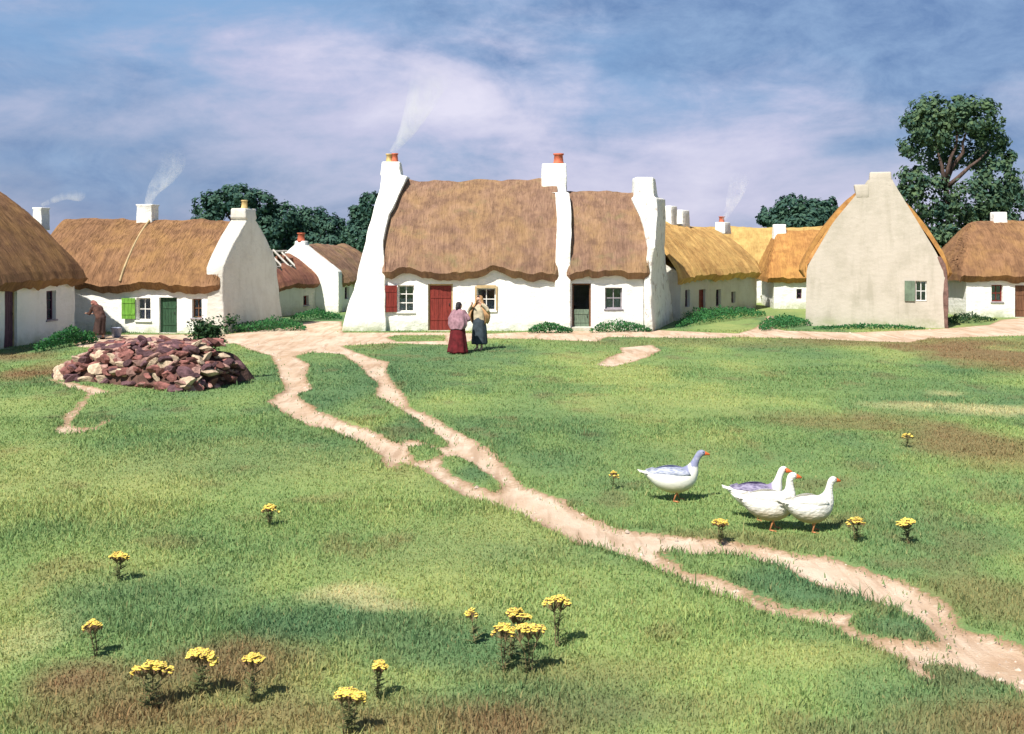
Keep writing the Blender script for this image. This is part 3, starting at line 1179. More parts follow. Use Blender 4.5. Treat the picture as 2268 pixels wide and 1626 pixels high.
def shutter(parent, xh, z0, z1, width, side, material, ang=12, label=None):
    """leaf hinged on the jamb at xh, opened against the wall"""
    mb = MB()
    Mx = Matrix.Translation((xh, -0.035, 0)) @ Matrix.Rotation(R(ang) * (-side), 4, 'Z')
    a, b = (0, width) if side > 0 else (-width, 0)
    planks(mb, a, b, -0.035, 0.0, z0, z1, 4, Mx)
    for zz in (0.2, 0.75):
        zb = z0 + (z1 - z0) * zz
        mb.box(a + 0.02, b - 0.02, -0.052, -0.036, zb, zb + 0.07, Mx)
    s = mb.build('shutter', M[material], parent)
    if label:
        s['label'] = label
    return s


def pot(parent, x, y, z, r=0.17, h=0.45, m='clay'):
    mb = MB()
    n = 16
    prof = [(r * 1.05, -0.05), (r * 1.05, 0.05), (r * 0.92, 0.08), (r * 0.80, h * 0.82), (r * 0.98, h * 0.86),
            (r * 1.0, h), (r * 0.72, h), (r * 0.70, h * 0.5)]
    rs = [[(x + q * math.cos(2 * PI * k / n), y + q * math.sin(2 * PI * k / n), z + zz) for k in range(n)] for q, zz in prof]
    mb.rings(rs)
    return mb.build('chimney_pot', M[m], parent, smooth=True)


def grow_strip(name, px0, px1, py, depth, hgt, n, seed, label, m='leaf_weed', poly=None, lsz=0.07, kind='stuff', cat='weeds'):
    """low leafy growth on a strip of ground"""
    rg = random.Random(seed)
    mb = MB()
    for k in range(n):
        t = rg.random()
        px = px0 + (px1 - px0) * t
        pyy = py[0] + (py[1] - py[0]) * t if hasattr(py, '__len__') else py
        x, y = ground_xy(px, pyy)
        env = math.sin(PI * min(max(t, 0.02), 0.98)) ** 0.45
        y += rg.uniform(0, depth) * env
        if rg.random() > env:
            continue
        h = hgt * env * rg.random() ** 0.7 * (0.6 + 0.8 * float(vn(x * 1.5, y * 1.5, seed)))
        z = gzf(x, y) + h
        s = lsz * rg.uniform(0.6, 1.4)
        a = rg.uniform(0, 2 * PI)
        el = rg.uniform(0.1, 1.2)
        d = Vector((math.cos(a) * math.cos(el), math.sin(a) * math.cos(el), math.sin(el)))
        sd = d.cross(Vector((rg.uniform(-1, 1), rg.uniform(-1, 1), rg.uniform(-1, 1)))).normalized()
        p = Vector((x, y, z))
        mb.add([p, p + d * s * .5 + sd * s * .35, p + d * s * 1.2, p + d * s * .5 - sd * s * .35], [(0, 1, 2, 3)])
    o = mb.build(name, M[m])
    tag(o, label, cat, kind=kind)
    return o


# ---- the big white cottage in the middle
def big_cottage():
    (ax, ay), (bx, by) = ground_xy(757, 732.5), ground_xy(1442, 733.5)
    ang = math.atan2(by - ay, bx - ax)
    fr = Frame(ax, ay, ang)
    L = math.hypot(bx - ax, by - ay)
    root = empty('thatched_cottage', (ax, ay, 0), ang,
                 'big whitewashed thatched cottage in the middle with three tall white chimney gables', 'cottage',
                 'thatched cottages')
    W = 4.8

    def X(px, py=600, y=0.0):
        return fr.hit(px, py, y)[0]
    sh0, sh1, _, _ = fr.rect(843, 631, 881, 691)
    w1 = fr.rect(881, 632, 917, 691)
    d1 = fr.rect(948, 629, 1003, 732)
    w2 = fr.rect(1056, 638, 1098, 688)
    d2 = fr.rect(1267, 628, 1309, 724)
    w3 = fr.rect(1340, 637, 1378, 684)
    ops = [w1, d1, w2, d2, w3]
    wall_mesh(L - 0.3, W, 2.62, ops, 5.0, xa=1.25).build('wall', M['white'], root)
    # raised end walls with their chimneys; slope follows the thatch
    eave, r1, r2 = 2.52, fr.hit(1040, 390, W / 2)[1], fr.hit(1330, 418, W / 2)[1]

    def rake(z, rz, proud=0.28):
        half = W / 2 + 0.38
        t = (z - eave) / (rz - eave)
        return -0.38 + half * t - proud - 0.35 * math.sin(PI * max(0, min(1, t))) * 0.6

    def gable(name, outer, inner, rz, chim, ztop, back=None, cap=0.0, cy=0.5, shoulder=None, mt='white'):
        """outer/inner: functions of z giving the local x of the two faces"""
        secs = []
        zc = chim[0]
        zs = [-0.12, 0.5, 1.2, 2.0, 2.25] + [2.45 + (zc - 2.45) * k / 7 for k in range(8)]
        for z in zs:
            y0 = -0.16 - 0.10 * max(0, 1 - z / 2.2) if z < 2.3 else max(-0.16, rake(z, rz))
            y1 = W - y0
            y0 = min(y0, W / 2 - cy)
            y1 = max(y1, W / 2 + cy)
            a, b = outer(z), inner(z)
            bk = back(z) if back else 0.0
            secs.append((z, min(a, b), max(a, b), min(a, b), max(a, b) + bk, y0, y1))
        x0, x1 = chim[1], chim[2]
        bk = back(zc) if back else 0.0
        secs.append((zc + 0.06, x0, x1, x0, x1 + bk * 0.5, W / 2 - cy, W / 2 + cy))
        secs.append((ztop, x0 + 0.05, x1 - 0.05, x0 + 0.05, x1 - 0.05 + bk * 0.3, W / 2 - cy + 0.04, W / 2 + cy - 0.04))
        return loft(secs, name, M[mt], root, seed=len(root.children) + 3, amp=0.032, bev=0.07)

    def interp(tab):
        zz = [t[0] for t in tab]
        xx = [t[1] for t in tab]
        return lambda z: float(np.interp(z, zz, xx))
    yc = W / 2
    out_l = interp([(0, 0.0), (2.6, X(800, 572)), (4.5, X(832, 480, 1.6)), (5.9, X(845, 405, yc - .5))])
    in_l = interp([(0, X(856, 640)), (2.4, X(854, 610)), (3.4, X(852, 560, 0.6)), (4.6, X(868, 480, 1.3)),
                   (5.7, X(893, 410, yc - .5)), (6.1, X(905, 398, yc))])
    gable('gable_wall', out_l, in_l, r1, (6.15, X(846, 380, yc), X(890, 380, yc)), fr.hit(868, 358, yc - .5)[1])
    out_m = interp([(0, X(1228, 640)), (2.4, X(1229, 610)), (4.6, X(1234, 480, 1.3)), (5.5, X(1228, 430, yc - .5))])
    in_m = interp([(0, X(1264, 640)), (2.4, X(1263, 610)), (4.6, X(1264, 480, 1.3)), (5.9, X(1258, 400, yc - .5))])
    gable('gable_wall', out_m, in_m, r1 - 0.1, (5.45, X(1198, 400, yc - .5), X(1256, 400, yc - .5)),
          fr.hit(1228, 362, yc - .5)[1])
    out_r = interp([(0, X(1443, 700)), (2.3, X(1441, 620)), (4.4, X(1452, 490, 1.3)), (5.6, X(1452, 410, yc))])
    in_r = interp([(0, X(1428, 640)), (2.3, X(1425, 620)), (3.2, X(1431, 560, .6)), (4.4, X(1418, 490, 1.3)),
                   (5.1, X(1398, 445, yc - .5))])
    bk = interp([(0, 1.55), (2.2, 1.25), (4.4, 0.75), (5.6, 0.45)])
    gable('gable_wall', out_r, in_r, r2, (5.25, X(1404, 410, yc - .5), X(1450, 410, yc - .5)),
          fr.hit(1426, 392, yc - .5)[1], back=bk, mt='rag_shade')
    thatch(root, M['thatch'], X(862, 600) - 0.25, X(1228, 600) + 0.15, W, eave, r1, r1 + 0.02, seed=3, strands=4200, bulge=0.075,
           wave=0.24)
    thatch(root, M['thatch'], X(1266, 600) - 0.2, X(1424, 600) + 0.25, W, eave - 0.02, r2 + .02, r2 - 0.05, seed=11, strands=2400,
           bulge=0.08, wave=0.24)
    window(root, w1, 'white_wood', 3, 2, 0.5)
    shutter(root, w1[0] - 0.02, w1[2], w1[3], w1[0] - sh0 - 0.03, -1, 'red_paint', 8, 'dark red plank shutter folded open')
    window(root, w2, 'white_wood', 2, 2, 0.42, surround='tan_wood')
    window(root, w3, 'frame_grey', 2, 2, 0.5)
    door(root, d1, 'red_paint', 'tan_wood', label='dark red plank door')
    door(root, d2, 'grn_grey', 'brown_wood', half=0.40, label='green half door with its dark upper half open')
    zt = fr.hit(868, 358, yc - .5)[1]
    pot(root, X(862, 350, yc), yc + .05, zt, 0.15, 0.36, 'clay_buff')
    pot(root, X(876, 350, yc), yc - .2, zt, 0.14, 0.36)
    pot(root, X(1237, 350, yc), yc, fr.hit(1228, 362, yc - .5)[1], 0.22, 0.44)
    return fr, W


fr_big, W_big = big_cottage()


# ---- the cottage on the left with the green shutter
def green_shutter_cottage():
    bx, by = ground_xy(497, 740)
    ang = R(-9.3)
    L = 8.2
    ax, ay = bx - L * math.cos(ang), by - L * math.sin(ang)
    fr = Frame(ax, ay, ang)
    W = 5.0
    root = empty('thatched_cottage', (ax, ay, 0), ang,
                 'low white cottage with russet thatch, bright green shutter and dark green door', 'cottage',
                 'thatched cottages')
    w1 = fr.rect(302, 660, 333, 710)
    d1 = fr.rect(353, 659, 392, 739)
    w2 = fr.rect(425, 662, 447, 704)
    wall_mesh(L - 0.1, W, 2.05, [w1, d1, w2], 3.6).build('wall', M['white'], root)
    yc = W / 2
    rz = fr.hit(400, 482, yc)[1]
    eave = 2.03

    def X(px, py=600, y=0.0):
        return fr.hit(px, py, y)[0]
    thatch(root, M['thatch_warm'], 0.2, X(474, 600) + .3, W, eave, rz + .02, rz - 0.05, seed=21, strands=4200, bulge=0.11,
           wave=0.2)
    # right raised gable with chimney
    secs = []
    ztop = fr.hit(530, 462, yc)[1]
    for z in (-0.12, 0.6, 1.3, 1.8, 2.0, 2.5, 3.0, 3.5, 4.0, 4.35):
        half = yc + .38
        t = (z - eave) / (rz - eave)
        y0 = -0.12 if z < 1.9 else max(-0.12, -0.38 + half * t - 0.30 - 0.2 * math.sin(PI * max(0, min(1, t))))
        y0 = min(y0, yc - .42)
        x0 = float(np.interp(z, [0, 2, 3.5, 4.4], [L - .74, L - .66, L - .64, L - .64]))
        x1 = float(np.interp(z, [0, 1.6, 3, 4.4], [L + 0.05, L - .02, L + .02, L + 0.05]))
        bk = float(np.interp(z, [0, 2, 4.4], [0.35, 0.1, 0]))
        secs.append((z, x0, x1, x0, x1 + bk, y0, W - y0))
    secs.append((4.42, L - .62, L + .05, L - .62, L + .05, yc - .6, yc + .6))
    secs.append((ztop, L - .58, L + .02, L - .58, L + .02, yc - .55, yc + .55))
    loft(secs, 'gable_wall', M['grey'], root, seed=5, amp=0.03, bev=0.06)  # grey instead of white wash puts the gable's shade into its colour
    pot(root, L - .2, yc - .15, ztop, 0.13, 0.33, 'clay_buff')
    # chimneys on the ridge
    for (p0, p1, pt) in ((309, 345, 453), (81, 102, 460)):
        x0, x1 = X(p0, 470, yc), X(p1, 470, yc)
        zt = fr.hit(p0, pt, yc)[1]
        loft([(rz - 0.5, x0, x1, x0, x1, yc - .32, yc + .32), (zt - .1, x0 + .02, x1 - .02, x0 + .02, x1 - .02, yc - .30, yc + .30),
              (zt, x0 - .03, x1 + .03, x0 - .03, x1 + .03, yc - .34, yc + .34)], 'chimney', M['white'], root, bev=0.04)
    # a seam rope down the slope
    rp = MB()
    xx = X(372, 560, 1.2)
    pts = []
    half = yc + .38
    for k in range(15):
        t = k / 14 * 0.93
        g = t + 0.11 * math.sin(PI * t)
        pts.append((X(338, 490, yc) + (X(276, 640, 0) - X(338, 490, yc)) * (1 - t), -0.36 + half * t, eave + (rz - eave) * g + 0.05 - 0.1 * math.exp(-t * 20)))
    rp.tube(pts, 0.045, 6)
    rp.build('straw_rope', M['tan_wood'], root)
    window(root, w1, 'white_wood', 2, 2, 0.5)
    s0 = fr.rect(273, 660, 301, 706)
    shutter(root, w1[0] - .02, s0[2], s0[3], s0[1] - s0[0], -1, 'green_paint', 10, 'bright green shutter folded open')
    window(root, w2, 'brown_wood', 2, 2, 0.35)
    door(root, d1, 'dkgreen_paint', 'dkgreen_paint', label='dark green plank door')
    return fr


fr_green = green_shutter_cottage()


# ---- the dark cottage at the left edge
def left_cottage():
    p0 = ground_xy(0, 775)
    p1 = ground_xy(165, 746)
    ang = math.atan2(p1[1] - p0[1], p1[0] - p0[0])
    ex = 3.0
    ox, oy = p0[0] - ex * math.cos(ang), p0[1] - ex * math.sin(ang)
    fr = Frame(ox, oy, ang)
    L = ex + math.hypot(p1[0] - p0[0], p1[1] - p0[1])
    W = 6.0
    root = empty('thatched_cottage', (ox, oy, 0), ang,
                 'cottage at the left edge with shaded grey wall, dark plum door and big sloping thatch', 'cottage',
                 'thatched cottages')
    d = fr.rect(10, 636, 38, 771)
    w1 = fr.rect(103, 644, 124, 708)
    wall_mesh(L, W, 2.3, [d, w1], 5.0, gab=(True, False)).build('wall', M['white'], root)
    thatch(root, M['thatch_warm'], -0.2, L + 0.25, W, 2.32, 5.75, 5.75, seed=31, strands=3500, bulge=0.10, hipb=3.2, ov=0.40, wave=0.1)
    door(root, d, 'purple_wood', 'tan_wood', label='dark plum plank door')
    window(root, w1, 'purple_wood', 3, 2, 0)


left_cottage()


# ---- two small cottages in the gap, the nearer one with a ruined roof
def ruined_cottage():
    # wall end that meets the white gable
    ex, ey = -9.54, 54.08
    ang = R(69.7)
    L = 5.0
    ox, oy = ex - L * math.cos(ang), ey - L * math.sin(ang)
    fr = Frame(ox, oy, ang)
    root = empty('ruined_cottage', (ox, oy, 0), ang,
                 'small grey cottage with a collapsed thatch and bare roof poles, between two white cottages', 'cottage',
                 'thatched cottages')
    W = 3.0
    d = fr.rect(609, 650, 619, 694)
    w1 = fr.rect(672, 655, 684, 676)
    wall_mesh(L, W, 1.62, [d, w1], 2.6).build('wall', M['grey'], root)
    rz = fr.hit(630, 562, W / 2)[1]

    def hole(x, y):
        return (1.0 < x < 4.1 + 0.3 * math.sin(y * 9) and 0.42 + 0.22 * math.sin(x * 5) < y < 1.75 + .2 * math.sin(x * 7))
    thatch(root, M['thatch_red'], 0.0, L - 0.05, W, 1.60, rz - .05, rz + 0.05, seed=41, strands=900, hole=hole, ov=0.3, tv=0.25, wave=0.12)
    half = W / 2 + .1
    for k, x in enumerate((1.4, 2.1, 2.75, 3.35, 3.9)):
        mb = MB()
        dx = (0.15, -0.1, 0.12, -0.05, 0.1)[k]
        mb.tube([(x, 0.02, 1.74), (x + dx, W / 2, rz + 0.10 + (k % 2) * .1)], 0.05, 6)
        mb.build('rafter', M['pole'], root)
    mb = MB()
    mb.tube([(0.6, W / 2, rz + 0.10), (4.5, W / 2, rz + 0.13)], 0.055, 6)
    mb.build('ridge_pole', M['pole'], root)
    mb = MB()
    mb.tube([(0.9, 0.75, (1.62 + rz) / 2), (3.7, 0.72, (1.62 + rz) / 2 + .05)], 0.045, 6)
    mb.build('purlin', M['pole'], root)
    door(root, (d[0], d[1], max(d[2], 0.03), d[3]), 'red_paint', 'brown_wood')
    window(root, w1, 'red_paint', 1, 2, 0)


ruined_cottage()


def gap_cottage():
    ox, oy = ground_xy(750, 692)
    ang = R(75)
    fr = Frame(ox, oy, ang)
    L, W = 6.0, 4.0
    root = empty('thatched_cottage', (ox, oy, 0), ang,
                 'small thatched cottage with a sloping white gable and red pot, left behind the big cottage', 'cottage',
                 'thatched cottages')
    rz = 3.30
    wall_mesh(L, W, 1.62, [(0.7, 1.3, 0.6, 1.2)], 2.9, gab=(True, False)).build('wall', M['white'], root)
    window(root, (0.7, 1.3, 0.6, 1.2), 'purple_wood', 2, 2, 0, sill=False)
    thatch(root, M['thatch'], 0.2, L + 0.3, W, 1.62, rz + .05, rz + .1, seed=51, strands=900, ov=0.35, tv=0.28, hipb=1.6)
    secs = []
    yc = W / 2
    for z in (-0.12, 0.6, 1.3, 1.55, 2.0, 2.5, 3.0, 3.3):
        t = (z - 1.62) / (rz - 1.62)
        y0 = -0.10 if z < 1.5 else max(-0.10, -0.35 + (yc + .35) * t - 0.25)
        y0 = min(y0, yc - .28)
        secs.append((z, -0.22, 0.25, -0.22, 0.25, y0, W - y0))
    secs.append((3.5, -0.2, 0.25, -0.2, 0.25, yc - .26, yc + .26))
    loft(secs, 'gable_wall', M['white'], root, seed=8, amp=0.02, bev=0.04)
    pot(root, 0.0, yc, 3.48, 0.20, 0.42)


gap_cottage()


# ---- right: the golden row, the low white one, the big cream gable, the one at the edge
def golden_row():
    p0 = ground_xy(1500, 712)
    p1 = ground_xy(1690, 680)
    ang = math.atan2(p1[1] - p0[1], p1[0] - p0[0])
    ox, oy = p0[0] + 0.35 * math.cos(ang), p0[1] + 0.35 * math.sin(ang)
    fr = Frame(ox, oy, ang)
    L = math.hypot(p1[0] - ox, p1[1] - oy) - 1.1
    W = 4.4
    root = empty('cottage_row', (ox, oy, 0), ang,
                 'long low row of grey walled cottages under golden thatch, right of the big cottage', 'cottage',
                 'thatched cottages')
    ops = [fr.rect(1517, 642, 1528, 680), fr.rect(1548, 641, 1562, 703), fr.rect(1586, 641, 1597, 678),
           fr.rect(1620, 646, 1629, 671)]
    ops[1] = (ops[1][0], ops[1][1], 0.03, ops[1][3])
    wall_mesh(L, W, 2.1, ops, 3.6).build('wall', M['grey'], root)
    yc = W / 2
    r0 = fr.hit(1478, 478, yc)[1]
    r1 = fr.hit(1688, 506, yc)[1]
    thatch(root, M['thatch_gold'], -0.5, L + 0.1, W, 2.08, r0, r1 - .1, seed=61, strands=3200, ov=0.38, wave=0.12, bulge=.09)
    for k in (0, 2, 3):
        window(root, ops[k], 'purple_wood', 2, 1, 0, sill=False)
    door(root, ops[1], 'red_paint', 'red_paint', label='narrow dark red door')
    for (a, b, t, r) in ((1474, 1488, 456, r0), (1499, 1516, 465, r0), (1594, 1616, 492, (r0 + r1) / 2)):
        x0, x1 = fr.hit(a, 480, yc)[0], fr.hit(b, 480, yc)[0]
        if x1 - x0 > 1.2:
            x1 = x0 + 1.0
        zt = fr.hit(a, t, yc)[1]
        loft([(r - 0.6, x0, x1, x0, x1, yc - .3, yc + .3), (zt, x0 + .03, x1 - .03, x0 + .03, x1 - .03, yc - .28, yc + .28)],
             'chimney', M['white'], root, bev=0.04)
    pot(root, fr.hit(1597, 480, yc)[0] + .1, yc, fr.hit(1600, 494, yc)[1], 0.16, 0.35)
    return fr


fr_gold = golden_row()


def low_cottage():
    ox, oy = ground_xy(1714, 684)
    ang = R(-4)
    fr = Frame(ox, oy, ang)
    L, W = 3.4, 4.0
    root = empty('thatched_cottage', (ox, oy, 0), ang,
                 'low white cottage with orange thatch half hidden behind the cream gable', 'cottage', 'thatched cottages')
    yc = W / 2
    rz = fr.hit(1790, 508, yc)[1]
    w1 = fr.rect(1764, 640, 1776, 662)
    wall_mesh(L, W, 1.75, [w1], rz - .5, gab=(False, True)).build('wall', M['white'], root)
    window(root, w1, 'purple_wood', 2, 1, 0, sill=False)
    thatch(root, M['thatch_orange'], -0.35, L + 0.5, W, 1.78, rz, rz + .02, seed=71, strands=1500, ov=0.35, hipa=2.6, wave=0.1)
    x0, x1 = fr.hit(1712, 510, yc)[0], fr.hit(1741, 510, yc)[0]
    zt = fr.hit(1725, 497, yc)[1]
    loft([(rz - 0.9, x0, x1, x0, x1, yc - .32, yc + .3), (zt, x0 + .03, x1 - .03, x0 + .03, x1 - .03, yc - .28, yc + .28)],
         'chimney', M['white'], root, bev=0.04)


low_cottage()


def back_cottage():
    ox, oy = 9.6, 62.2
    root = empty('thatched_cottage', (ox, oy, 0), R(-6),
                 'far golden roofed cottage in the gap between golden row and low white cottage', 'cottage',
                 'thatched cottages')
    wall_mesh(9.0, 4.0, 2.0, [(3.2, 3.9, 0.6, 1.4)], 3.4).build('wall', M['white'], root)
    window(root, (3.2, 3.9, 0.6, 1.4), 'purple_wood', 2, 1, 0, sill=False)
    thatch(root, M['thatch_straw'], -0.3, 9.3, 4.0, 2.0, 4.45, 4.3, seed=101, strands=1200, ov=0.36)


back_cottage()


def cream_gable():
    A = ground_xy(1788, 721)
    B = ground_xy(2092, 727)
    gd = Vector((B[0] - A[0], B[1] - A[1]))
    W = gd.length
    ang = math.atan2(gd.y, gd.x) + PI / 2          # ridge runs away from the viewer
    root = empty('thatched_cottage', (B[0], B[1], 0), ang,
                 'tall cottage turned with its plain cream gable end to the green, small shuttered window', 'cottage',
                 'thatched cottages')
    fr = Frame(B[0], B[1], ang)
    L = 6.2
    yc = W / 2
    # gable wall plane is local x = 0, local y runs from the right corner (0) to the left corner (W)
    gfr = Frame(A[0], A[1], math.atan2(gd.y, gd.x))

    def G(px, py):
        u, z = gfr.hit(px, py)
        return W - u, z
    rz = G(1948, 392)[1]
    eave = 2.45
    wall_mesh(L, W, 2.4, [], rz - 1.0, xa=0.34).build('wall', M['white'], root)
    # window opening in the gable: build the gable as a skin of cells
    wy0, wz0 = G(2052, 667)
    wy1, wz1 = G(2027, 622)
    wa, wb = min(wy0, wy1), max(wy0, wy1)
    mb = MB()
    prof_l = [(-0.15, W + 0.10), (2.30, W + 0.04)]

    def right_edge(z):
        return float(np.interp(z, [-.15, 2.4, 3.2, rz - .15], [-0.04, 0.0, G(2068, 540)[0], G(1976, 402)[0]]))

    def left_edge(z):
        return float(np.interp(z, [-.15, 2.4, 4.3, rz - .15], [W + 0.08, W + 0.02, G(1846, 495)[0], G(1922, 415)[0]]))
    zs = sorted(set([-.15, wz0, wz1, rz - .12] + list(np.arange(0.1, rz - .15, 0.24))))
    zs = [z for i, z in enumerate(zs) if i == 0 or z - zs[i - 1] > 0.02 or z in (wz0, wz1)]
    us = np.linspace(0, 1, 15)
    ring = []
    for z in zs:
        a, b = right_edge(z), left_edge(z)
        row = [a + (b - a) * u for u in us]
        # snap two columns onto the window jambs
        if z < wz1 + 0.4:
            row[min(range(1, len(row) - 1), key=lambda i: abs(row[i] - wa))] = wa
            k = min(range(1, len(row) - 1), key=lambda i: abs(row[i] - wb) + (10 if row[i] == wa else 0))
            row[k] = wb
            row.sort()
        ring.append([(float(lump(0, y, z, 0.014, 0.8, 12)) - 0.10, y, z) for y in row])
    k0 = len(mb.v)
    n = len(ring[0])
    for r in ring:
        mb.v += r
    for i in range(len(ring) - 1):
        for j in range(n - 1):
            ym = (ring[i][j][1] + ring[i][j + 1][1] + ring[i + 1][j][1] + ring[i + 1][j + 1][1]) / 4
            zm = (zs[i] + zs[i + 1]) / 2
            if wa < ym < wb and wz0 < zm < wz1:
                continue
            a = k0 + i * n + j
            mb.f.append((a + 1, a, a + n, a + n + 1))
    for i in range(len(ring) - 1):           # returns at both edges
        for e in (0, n - 1):
            p, q = ring[i][e], ring[i + 1][e]
            mb.add([p, q, (0.35, q[1], q[2]), (0.35, p[1], p[2])], [(0, 1, 2, 3)])
    for (p, q) in (((wa, wz0), (wa, wz1)), ((wa, wz1), (wb, wz1)), ((wb, wz1), (wb, wz0)), ((wb, wz0), (wa, wz0))):
        mb.add([(-0.11, p[0], p[1]), (-0.11, q[0], q[1]), (0.15, q[0], q[1]), (0.15, p[0], p[1])], [(0, 1, 2, 3)])
    mb.build('gable_wall', M['cream'], root, smooth=True)
    # window parts, turned into the gable plane
    wr = bpy.data.objects.new('window', None)
    bpy.data.objects.remove(wr)
    fm = MB()
    Mg = Matrix.Translation((-0.10, W, 0)) @ Matrix.Rotation(-PI / 2, 4, 'Z')   # x along gable to the right, y inwards
    ua, ub = W - wb, W - wa
    t = 0.045
    for (a, b, c, d) in ((ua, ua + t, wz0, wz1), (ub - t, ub, wz0, wz1), (ua + t, ub - t, wz0, wz0 + t),
                         (ua + t, ub - t, wz1 - t, wz1), ((ua + ub) / 2 - .015, (ua + ub) / 2 + .015, wz0 + t, wz1 - t),
                         (ua + t, ub - t, (wz0 + wz1) / 2 - .015, (wz0 + wz1) / 2 + .015)):
        fm.box(a, b, 0.08, 0.13, c, d, Mg)
    wd = fm.build('window', M['white_wood'], root)
    gm = MB()
    gm.box(ua + t, ub - t, 0.10, 0.105, wz0 + t, wz1 - t, Mg)
    gm.build('pane', M['glass'], wd)
    bk = MB()
    bk.box(ua, ub, 0.145, 0.15, wz0, wz1, Mg)
    bk.build('backing', M['purple_wood'], wd)
    sm = MB()
    planks(sm, ua - 0.42, ua - 0.02, -0.06, -0.02, wz0, wz1, 3, Mg)
    s = sm.build('shutter', M['grn_grey'], root)
    s['label'] = 'weathered green shutter folded open'
    # brown strip at the right corner, coloured as the shaded side wall
    secs = []
    for z in np.arange(-0.12, 3.05, 0.3):
        e = right_edge(z)
        secs.append((z, -0.125, 0.5, -0.125, 0.5, e - 0.10, e + 0.07))
    loft(secs, 'side_shade_strip', mat('brown_red_side_shade', (0.20, 0.115, 0.095), 0.95, 0.5, 3.0, 0.7, 14, 0.04), root, nx=3, ny=2, amp=0.03,
         bev=0.03, seed=15)
    # chimney standing on the gable with its shoulder
    zt = G(1950, 381)[1]
    y_a, y_b = G(1976, 390)[0], G(1924, 390)[0]
    ys = G(1891, 420)[0]
    zs_ = G(1905, 409)[1]
    loft([(rz - 0.42, -0.105, 0.45, -0.105, 0.45, y_a, y_b), (zt, -0.10, 0.43, -0.10, 0.43, y_a + .04, y_b - .04)],
         'chimney', M['cream'], root, bev=0.05, seed=9)
    loft([(rz - 0.85, -0.10, 0.40, -0.10, 0.40, y_b + .002, ys - .1), (zs_, -0.115, 0.38, -0.115, 0.38, y_b + .002, ys)],
         'chimney_shoulder', M['cream'], root, bev=0.04, seed=10)
    thatch(root, M['thatch_orange'], 0.02, L + 0.3, W, eave, rz - 0.05, rz - .1, seed=81, strands=3500, ov=0.36, tv=0.36,
           bulge=0.13, wave=0.12)


cream_gable()


def edge_cottage():
    ox, oy = ground_xy(2140, 703)
    ang = R(-2)
    fr = Frame(ox, oy, ang)
    L, W = 7.0, 4.6
    yc = W / 2
    root = empty('thatched_cottage', (ox, oy, 0), ang,
                 'small white cottage with rounded russet thatch at the right edge, beyond the tall tree', 'cottage',
                 'thatched cottages')
    w1 = fr.rect(2196, 631, 2221, 668)
    d1 = fr.rect(2248, 632, 2290, 703)
    wall_mesh(L, W, 2.1, [w1, d1], 3.6, gab=(False, True)).build('wall', M['white'], root)
    rz = fr.hit(2240, 487, yc)[1]
    thatch(root, M['thatch_warm'], -0.35, L, W, 2.10, rz, rz, seed=91, strands=2500, ov=0.36, hipa=1.55, wave=0.1, bulge=.13)
    window(root, w1, 'red_paint', 2, 2, 0.4)
    door(root, d1, 'brown_wood', 'brown_wood', label='brown plank door')
    x0, x1 = fr.hit(2196, 490, yc)[0], fr.hit(2227, 490, yc)[0]
    zt = fr.hit(2210, 470, yc)[1]
    loft([(rz - 0.9, x0, x1, x0, x1, yc - .3, yc + .3), (zt, x0 + .03, x1 - .03, x0 + .03, x1 - .03, yc - .28, yc + .28)],
         'chimney', M['white'], root, bev=0.04)


edge_cottage()


